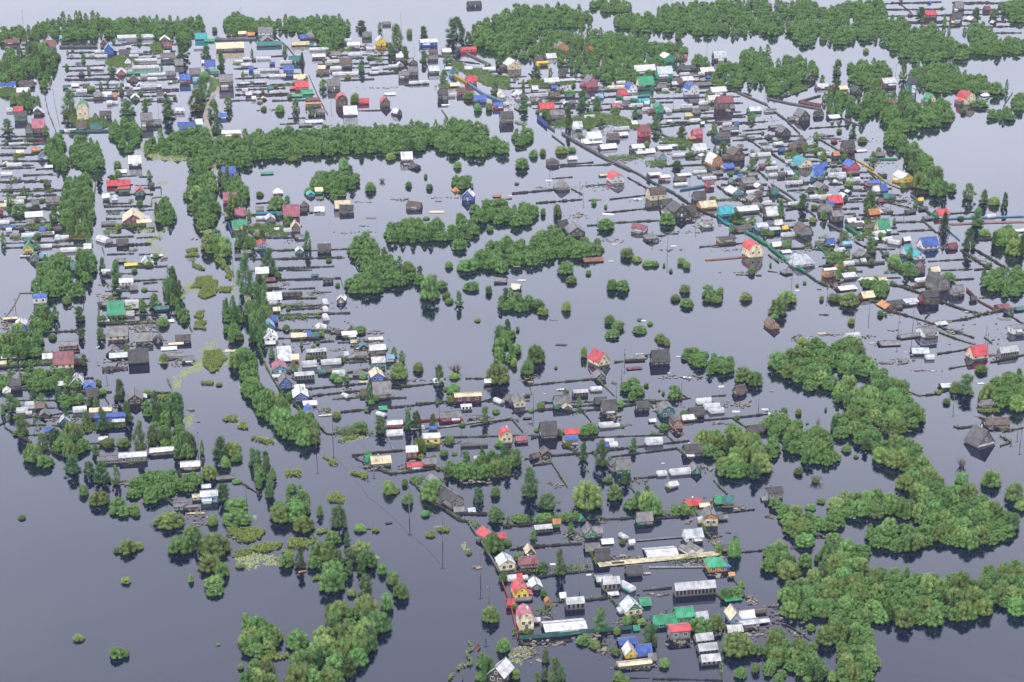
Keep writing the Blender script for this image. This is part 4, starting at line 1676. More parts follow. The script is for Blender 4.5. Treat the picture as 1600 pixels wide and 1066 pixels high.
SURVEY += r"""
@ 0 266 4
s 740 104 146 10 34 rd br * the long coral-red roof
s 776 138 70 26 12 rd gn
g 874 160 64 26 34 rd tg * the little red-roofed teal hut
v 718 190 44 14 44 wt wt
s 664 190 42 22 22 wt gr
g 835 338 150 20 44 cr mr * the low wide cream-roofed house
s 902 342 88 16 22 cr br
v 682 455 70 14 50 wt wt r=35
s 765 474 70 14 32 dk dk
s 820 602 76 8 16 ye cr
s 756 580 60 10 18 gr dk
g 908 586 46 14 36 wt wt
s 980 544 70 8 12 sv gr
s 790 724 84 26 26 wt wt * the white hut with little windows
s 664 655 52 26 14 wt gr
s 726 922 102 22 84 gn dk d=1.1 * the emerald-roofed hut
s 1012 882 84 14 20 tg dk
s 737 1062 126 30 62 gr cr * the ribbed grey-roofed cream house
s 902 1084 100 20 52 gr dk
g 990 1080 52 20 34 dk dk
s 1146 1082 92 20 36 dk br
s 498 168 88 6 50 dk dk
s 330 216 86 22 32 gr gr
s 214 314 106 26 32 wt br
t 132 182 58 4 10 wt wt
t 56 388 36 8 24 wt wt
s 52 362 90 4 12 bl bl
t 178 421 86 8 18 wt wt
v 358 440 42 14 40 wt wt
s 135 374 32 16 16 dk dk
s 265 380 34 6 22 bl gr
s 362 380 42 14 18 dk gr
g 178 520 70 22 56 gn ye * the green and yellow hut
O 158 542 62 sv 10
g 216 572 56 16 52 tg gr
s 272 548 42 8 22 lb gr
t 290 488 72 6 16 wt wt
t 430 514 102 8 20 wt wt
s 548 500 42 16 26 wt wt
s 472 630 54 20 46 tg tg * the dark teal roof among birches
s 526 650 32 10 8 rd rd
h 250 835 86 42 28 bl wt * the white-porched blue-roofed house
g 130 1008 76 44 42 wt bl gc=ye * the white-roofed bright blue house
s 102 1004 52 14 24 bl gr
s 65 942 86 14 12 cr br
s 450 792 62 12 12 gr wt
h 8 274 22 28 12 mr mr
s 1440 206 84 24 46 pk pk
s 1504 290 66 16 38 pk mr
s 1498 374 90 32 34 gn cr * the green-roofed cream lane cottage
g 1302 294 36 12 22 or cr
s 1430 30 86 14 40 bl wt
s 1070 950 30 6 10 wt wt
s 650 952 60 8 10 wt tg
s 640 852 56 20 10 dk dk
s 680 345 90 10 14 gr wt
s 1110 905 60 8 16 gr gr
t 90 420 60 6 12 gr wt
t 280 408 100 6 14 gr wt
s 510 60 30 6 40 wt gr r=-30
s 1540 530 60 14 18 gr dk
s 1500 550 60 8 20 gr gr
s 760 20 60 6 20 wt gr
W gr 8 128 766 86 850 36 914
W gr 10 120 766 300 768 480 780
F mr 18 415 434 560 414
F bl 24 1428 344 1450 410
F bd 7 0 74 210 66
F bd 7 0 136 400 126
F bd 10 0 200 280 186 410 176
F bd 9 160 248 410 238
F bd 7 0 352 400 346
F bd 8 650 228 950 226
F bd 10 655 478 945 462
F bd 10 640 350 960 354
F bd 8 780 612 1040 602
F bd 9 836 694 1040 682
F bd 9 30 488 160 484
F br 10 320 480 540 470
F bd 9 270 1016 480 1006
F bd 8 620 960 960 942
F bd 7 945 225 950 175 1008 168 1006 110
F bd 8 1044 600 1044 680
F bd 8 900 114 1005 108
F bd 6 620 800 612 960
F bd 7 1165 950 1200 1010
F bd 6 636 480 655 540
F tg 8 1540 282 1600 280
F wt 8 1550 380 1590 415
F bd 7 1460 380 1510 520
F rs 8 530 800 520 870
F bd 6 600 60 580 250 575 400
P 1300 70 90
P 1318 210 60
P 1458 640 90
P 1120 60 0.5
P 1540 480 80
P 96 860 60
P 584 180 120
R 860 250 120 60 40
R 900 930 180 160 50
R 960 960 160 60
R 680 800 140 60 60
R 40 970 100 100
R 1220 430 60 10
R 1020 560 40 30
R 440 20 300 220 30
R 150 25 260 120 30
R 1450 50 100 60
R 880 980 240 60
R 690 720 120 30
R 460 860 60 20
S 720,335 950,345 940,355 740,360
S 60,410 130,400 130,440 70,440
S 400,400 560,380 560,440 400,440
S 1530,350 1600,340 1600,400 1560,390
S 160,340 330,335 320,380 250,370
M 1230,670 1330,660 1375,730 1350,780 1280,805 1240,780 1250,740 1190,740
M 1370,735 1450,730 1440,770 1370,765
M 1165,500 1230,488 1242,540 1170,545
M 1200,580 1285,610 1265,632 1205,600
M 1220,890 1270,876 1262,930 1226,925
M 1215,955 1280,940 1285,1000 1220,990
M 1340,540 1400,560 1470,660 1440,690 1390,620
M 1170,545 1220,560 1215,580
M 700,760 740,775 720,790
D 930,430 1050,348 1070,352 980,420 960,460 900,450
D 1085,815 1150,715 1250,680 1260,730 1160,780 1110,822
D 950,460 1040,500 1020,530 960,500
D 980,170 975,310 950,330 955,180
D 840,380 960,350 950,380 860,395
D 1250,380 1330,370 1330,390 1260,400
D 1450,640 1475,700 1480,800 1455,760
D 640,370 740,370 730,390 660,395
D 985,75 1040,70 1040,90 990,90
K willow 74 82 0.5 along the left lane | 400,70 460,40 560,40 590,170 580,300 570,380 430,390 390,320 400,150
K willow 88 90 0.25 left of the left lane | 200,590 300,540 380,530 450,560 450,670 250,660
K birch 80 100 0.4 left of the left lane | 490,510 580,500 580,660 480,680
K willow 88 90 0.25 left of the left lane | 180,750 240,670 370,650 400,740 510,690 530,750 510,790 390,760 370,770
K birch 90 95 0.5 beside the blue-roofed house with white porch | 160,940 220,860 350,870 350,930 300,1000 200,960
K birch 90 90 0.5 at the left edge below the jetty | 0,1030 100,1010 250,980 270,1064 0,1064
K willow 88 96 0.3 between the weedy channel and the lane | 1190,10 1330,0 1330,140 1350,200 1340,330 1260,370 1240,310 1190,260
K willow 84 96 0.3 between the weedy channel and the lane | 1300,420 1350,350 1390,410 1430,450 1420,510 1290,510
K willow 88 100 0.3 on the bank beside the cream-roofed house | 975,200 1030,165 1080,180 1092,330 1000,330 970,290
K birch 90 120 0.3 beside the duckweed | 1050,650 1090,640 1140,690 1140,800 1050,830
K birch 80 110 0.4 right of the middle lane | 1350,30 1450,30 1560,90 1555,220 1440,230 1390,140
K birch 80 110 0.4 right of the middle lane | 1560,800 1600,780 1600,1064 1570,1064
K willow 80 100 0.3 beside the brown submerged lane | 1380,840 1440,810 1500,840 1530,930 1400,925
K willow 80 100 0.3 beside the brown submerged lane | 1400,960 1490,940 1500,1064 1410,1040
K willow 70 80 0.3 below the emerald-roofed hut | 1060,830 1150,830 1172,935 1130,940
K birch 80 90 0.3 in the garden by the middle lane | 1470,400 1590,400 1590,490 1480,490
b 340 334 82 120
w 120 276 94 74
b 20 466 44 84
b 500 954 96 106
b 730 714 112 166
b 642 642 60 106
b 965 874 112 110
b 900 890 60 80
w 640 954 62 62
b 630 1064 84 84
w 1020 976 72 76
b 1430 314 90 92
b 1540 790 150 290
w 808 888 52 50
w 932 602 48 44
w 290 94 40 52
w 300 376 50 46
b 560 470 50 80
b 230 500 60 60
b 470 790 80 70
b 200 960 50 60
b 620 80 60 90
b 732 70 40 70
w 738 372 40 50
w 436 186 50 70
w 330 1060 56 46
b 510 1060 70 80
b 490 660 60 70
w 260 200 40 26
b 1560 310 40 70
w 420 840 60 70
w 868 602 28 20
@ 400 266 4
s 222 296 100 10 80 pk br d=1.1 * the square plum-red roof
g 250 388 62 32 52 cr br * the cream-roofed shed with dark front
h 316 244 46 22 44 br dk r=30 t=8
s 396 260 60 4 30 wt wt r=-10
s 545 248 98 14 48 cr bl
s 565 270 86 20 34 dk gr r=-6 t=6 * the floating dark-roofed house
g 344 168 54 14 24 tq tg
s 395 148 46 20 22 cr gn
h 140 154 60 14 32 wt gr
s 72 28 76 5 10 gn tg
g 42 494 72 26 32 rd lb * the red-roofed pale-blue gable
g 92 324 66 18 32 sv gr
t 200 390 50 6 20 wt wt
s 430 516 80 18 40 dk dk * the black hut in open water
s 978 246 90 14 36 br gr r=-25 t=10 * the tilted brown house adrift
g 1322 192 82 32 44 wt bl r=-22 d=0.9 * the bright blue house adrift
h 1254 134 36 6 34 or or r=20
s 40 666 80 26 38 wt br
s 112 834 102 28 48 wt wt * the square white roof
s 226 788 126 22 6 dk dk
g 530 832 56 22 34 wt dk r=-15
s 455 704 62 22 8 dk dk r=10
v 438 842 44 10 28 wt wt
v 438 888 42 10 28 wt wt
v 440 942 48 12 40 wt wt
g 86 1004 70 28 44 lb tg
g 95 1070 94 24 42 wt wt
s 270 1056 94 16 26 cr gr
g 405 1002 58 12 24 wt wt
g 596 1004 46 12 38 gr gr
s 586 1046 92 20 22 wt br * the white-roofed plot-corner shed
s 524 1036 42 20 18 dk br
s 1525 706 78 8 26 gr dk r=-15 t=8
s 1510 170 46 6 12 or or
s 370 668 40 8 10 tg tg
s 750 1064 86 6 16 wt gr
s 300 266 44 14 16 dk dk
s 280 430 60 14 16 gr gr
t 30 310 60 6 14 wt wt
s 130 378 26 8 12 wt wt
s 100 740 90 12 20 gr br
s 90 700 60 10 18 mr br
s 130 890 40 16 20 cr br
s 460 1010 4 4 4 gr gr
Q 575 200 4 gr
Q 720 300 70 gr
Q 1130 262 110 cr
Q 1140 196 40 dk
Q 545 548 28 br
Q 1590 160 30 wt
F tq 14 0 278 168 270
F bd 9 140 556 540 546
F bd 9 140 616 490 602
F bd 8 120 690 530 676
F bd 9 130 858 410 846
F bd 9 120 908 590 894
F bd 8 160 780 290 776
F bd 6 350 504 600 492
F bd 8 470 1024 550 1020
F bd 8 0 210 130 200
F bd 7 130 506 300 500
F bd 6 330 270 420 258
F gr 6 530 680 545 740
F bd 8 120 1000 470 1006
F bd 5 1410 196 1600 180
F bd 6 300 1000 590 1030
F bd 6 350 770 470 762
F bd 6 0 505 200 500
P 690 70 0.5
P 432 800 40
R 540 840 160 160 50
R 900 184 160 20
R 640 390 200 16
R 430 850 100 40
R 240 430 120 80 60
R 740 1010 100 20
R 350 770 140 30
R 290 1000 100 20
R 680 350 80 6
R 440 1000 200 60
R 1180 170 200 14
R 650 200 100 8
S 0,335 130,340 200,370 190,420 100,420 0,400
S 130,910 330,905 330,930 130,940
S 140,840 330,838 330,850 140,862
S 360,910 400,900 400,925 360,925
K willow 92 92 0.15 in the island thicket at centre left | 600,450 680,405 740,440 835,520 850,545 900,560 975,590 1050,640 1050,690 990,690 890,710 700,735 560,750 560,670 680,620 610,570
K willow 80 84 0.15 in the long thicket at the centre | 780,360 900,330 1000,315 1170,340 1240,330 1270,260 1320,310 1400,340 1390,390 1300,420 1160,420 1000,430 910,450 810,410
K willow 84 86 0.1 in the upper centre thicket | 1335,240 1400,205 1600,200 1600,305 1400,320
K willow 84 86 0.1 in the two centre thickets below the long one | 1370,520 1480,450 1600,440 1600,600 1500,610 1450,590 1380,600
K willow 80 84 0.2 in the small wood behind the plum-red roof | 430,40 530,0 640,0 640,80 550,100 545,175 450,180 440,110 370,100 370,30
K willow 80 80 0.2 by the little adrift houses | 1232,40 1320,30 1320,100 1240,90
K birch 90 110 0.3 right of the lane at middle left | 0,700 60,690 60,900 60,1060 0,1064
K willow 84 86 0.1 in the reed-edged clump at centre | 1520,750 1600,720 1600,865 1530,860
K willow 84 86 0.1 in the clump above the coral-red gable | 1500,1000 1600,980 1600,1064 1500,1064
w 130 254 112 116
b 200 256 72 104
b 320 504 72 134
b 85 664 130 190
b 40 480 70 120
w 1270 500 96 80
w 1322 634 132 96
w 715 134 72 82
w 955 108 44 50
w 1085 122 46 50
d 790 80 60 34
w 1205 612 52 60
w 1090 812 124 176
w 1160 742 84 70
w 1022 700 60 76
w 1100 706 70 74
b 1270 854 62 104
w 1345 754 104 62
w 1455 772 42 72
w 1385 948 44 28
w 1208 834 60 42
w 1192 800 52 52
w 645 1022 90 52
w 190 1002 46 50
b 85 920 72 84
w 510 728 32 32
w 455 574 40 30
w 25 164 52 40
w 405 42 84 50
b 200 346 62 70
w 405 1040 50 46
w 1060 48 24 36
w 1462 382 46 46
w 905 446 46 62
w 1065 310 44 22
w 600 1060 40 20
w 335 150 64 56
@ 800 266 4
h 318 124 98 20 50 gr gr * the weathered grey hut
m 664 84 92 28 38 rd wt * the orange-red roof above the flood
s 582 40 62 8 10 cr gn
n 914 190 110 42 46 br cr * the beige gambrel house on stilts
s 976 244 70 28 40 dk dk
g 1060 294 118 38 60 dk dk * the dark gable at the crossing
s 1118 286 80 24 44 dk gr
s 330 372 72 10 60 dk dk r=20
g 408 414 118 26 50 gr dk * the pale grey gable adrift
s 785 388 92 14 36 mr wt r=-30 t=10
h 880 444 84 20 36 gr dk
s 1350 454 114 26 18 dk tn * the tan wooden barrack
m 1524 546 108 56 52 rd cr d=1.15 * the red gambrel with cream front
s 515 576 126 8 22 rs br
s 1230 356 72 24 20 gr wt
s 1180 188 76 16 42 dk gr
s 1232 244 112 16 40 cr or
s 1348 288 92 20 46 tq tq
s 1480 268 146 18 30 wt gr * the long white-roofed lane shed
g 1408 156 86 16 36 wt lb
s 1242 110 50 26 18 mr rd
s 1486 106 92 32 34 gr br
g 1524 206 70 20 36 gr br
g 1552 118 50 14 26 wt gr
s 1568 380 72 30 26 sv lb
s 1458 382 120 16 22 br dk
s 20 750 54 16 26 cr dk r=-30
s 960 64 62 22 16 wt mr
s 1430 52 34 20 10 bl lb
s 900 40 80 12 16 wt gr
s 1080 40 90 8 14 wt gr
s 1220 45 90 8 16 gr wt
s 1500 280 4 4 4 gr gr
t 1060 100 90 6 14 wt wt
t 1240 60 90 6 14 wt wt
s 1060 70 70 12 20 br gr
s 1550 168 40 24 20 br gr
s 1290 30 70 10 18 gr br
s 1510 40 60 10 16 gr gr
t 1180 20 90 6 12 wt wt
Q 600 276 80 wt
Q 230 66 50 wt
Q 640 464 36 wt
Q 1240 556 66 or
Q 1010 476 40 wt
Q 30 602 50 tn
Q 620 570 40 wt
Q 540 366 24 wt
Q 1300 640 20 dk
Q 785 182 60 wt
Q 1345 360 20 wt
Q 820 942 36 wt
Q 60 690 60 wt
Q 1270 480 50 rs
W rs 10 1210 564 1320 556 1470 542
F tq 24 842 62 862 74
F tg 12 862 70 930 106 1015 146
F gr 10 740 0 800 30 850 64
F bd 12 1015 150 1100 206 1210 270 1290 300
F tq 14 1290 300 1330 334 1390 360
F tq 16 1450 384 1500 410
F gn 18 1500 410 1570 456 1600 470
F bd 8 1390 362 1460 396
F bd 9 0 148 300 120
F bd 9 150 208 440 184
F bd 8 580 268 870 238
F bd 8 600 332 920 316
F bd 7 470 348 640 340
F bd 8 1020 300 1180 294
F bd 8 370 118 440 154
F bd 8 720 46 850 118
F bd 7 1172 482 1470 456
F bd 6 770 420 960 410
F bd 6 960 400 1040 398
F bd 6 460 100 590 90
F bd 7 610 184 850 156
F bd 6 250 54 380 44
F bd 6 1400 654 1560 660
F lb 14 1050 126 1220 100
F bd 7 1280 188 1400 180
F bd 10 1280 100 1400 180 1480 216
F bd 8 1480 206 1560 290
F bd 6 480 190 560 186
F bd 9 1130 250 1060 210
F bd 10 1530 0 1600 60
P 234 50 50
P 424 120 50
P 446 190 50
P 970 522 120
P 1150 250 70
P 1148 360 60
P 1456 450 60
P 534 354 60
P 954 100 0.5
P 1110 100 70
R 620 100 200 40
R 480 100 100 20
R 400 290 140 40
R 900 440 90 30
R 620 440 160 20
R 990 500 160 14
R 1100 390 180 20
R 190 110 80 16
R 1420 500 260 14
R 1130 290 120 60
R 150 580 120 30
R 1480 640 120 24
R 1200 350 120 30
R 780 190 120 12
R 260 936 60 6
R 1480 170 140 60
S 1380,300 1500,330 1480,350 1380,330
S 1280,184 1400,175 1400,190 1290,195
K willow 84 86 0.1 in the upper centre thicket | 0,205 80,185 160,240 155,290 110,320 0,310
K willow 84 84 0.1 in the two centre thickets below the long one | 0,455 130,460 150,400 180,370 290,360 310,430 560,445 560,510 400,525 230,520 140,560 0,560
K willow 84 86 0.1 in the reed-edged clump at centre | 0,785 110,785 130,870 0,890
w 585 374 104 84
w 970 344 100 92
w 195 282 36 62
w 285 284 52 96
w 512 212 32 50
w 585 236 22 30
w 335 652 92 100
w 370 708 72 62
w 720 550 84 90
w 780 574 62 46
w 850 602 80 54
w 890 602 56 48
w 1060 590 60 60
w 1092 614 46 60
w 478 654 36 38
w 993 638 26 30
w 950 602 18 30
w 625 752 70 96
w 690 758 92 86
w 1230 796 90 96
w 1300 780 50 66
w 1280 832 80 64
w 1225 824 50 50
w 1080 768 66 70
w 1022 818 66 56
w 1092 858 92 64
w 1460 818 80 72
w 1498 650 50 60
w 340 882 58 82
w 160 864 80 76
w 195 908 82 66
w 610 962 72 72
w 662 998 82 72
w 625 1050 92 62
w 797 1022 96 52
w 925 1064 70 56
w 862 968 36 32
w 35 1004 24 40
w 798 942 36 20
b 1500 340 62 60
w 1255 210 52 66
b 1410 320 120 60
b 1370 390 40 60
b 1580 410 60 50
w 30 90 30 20
"""
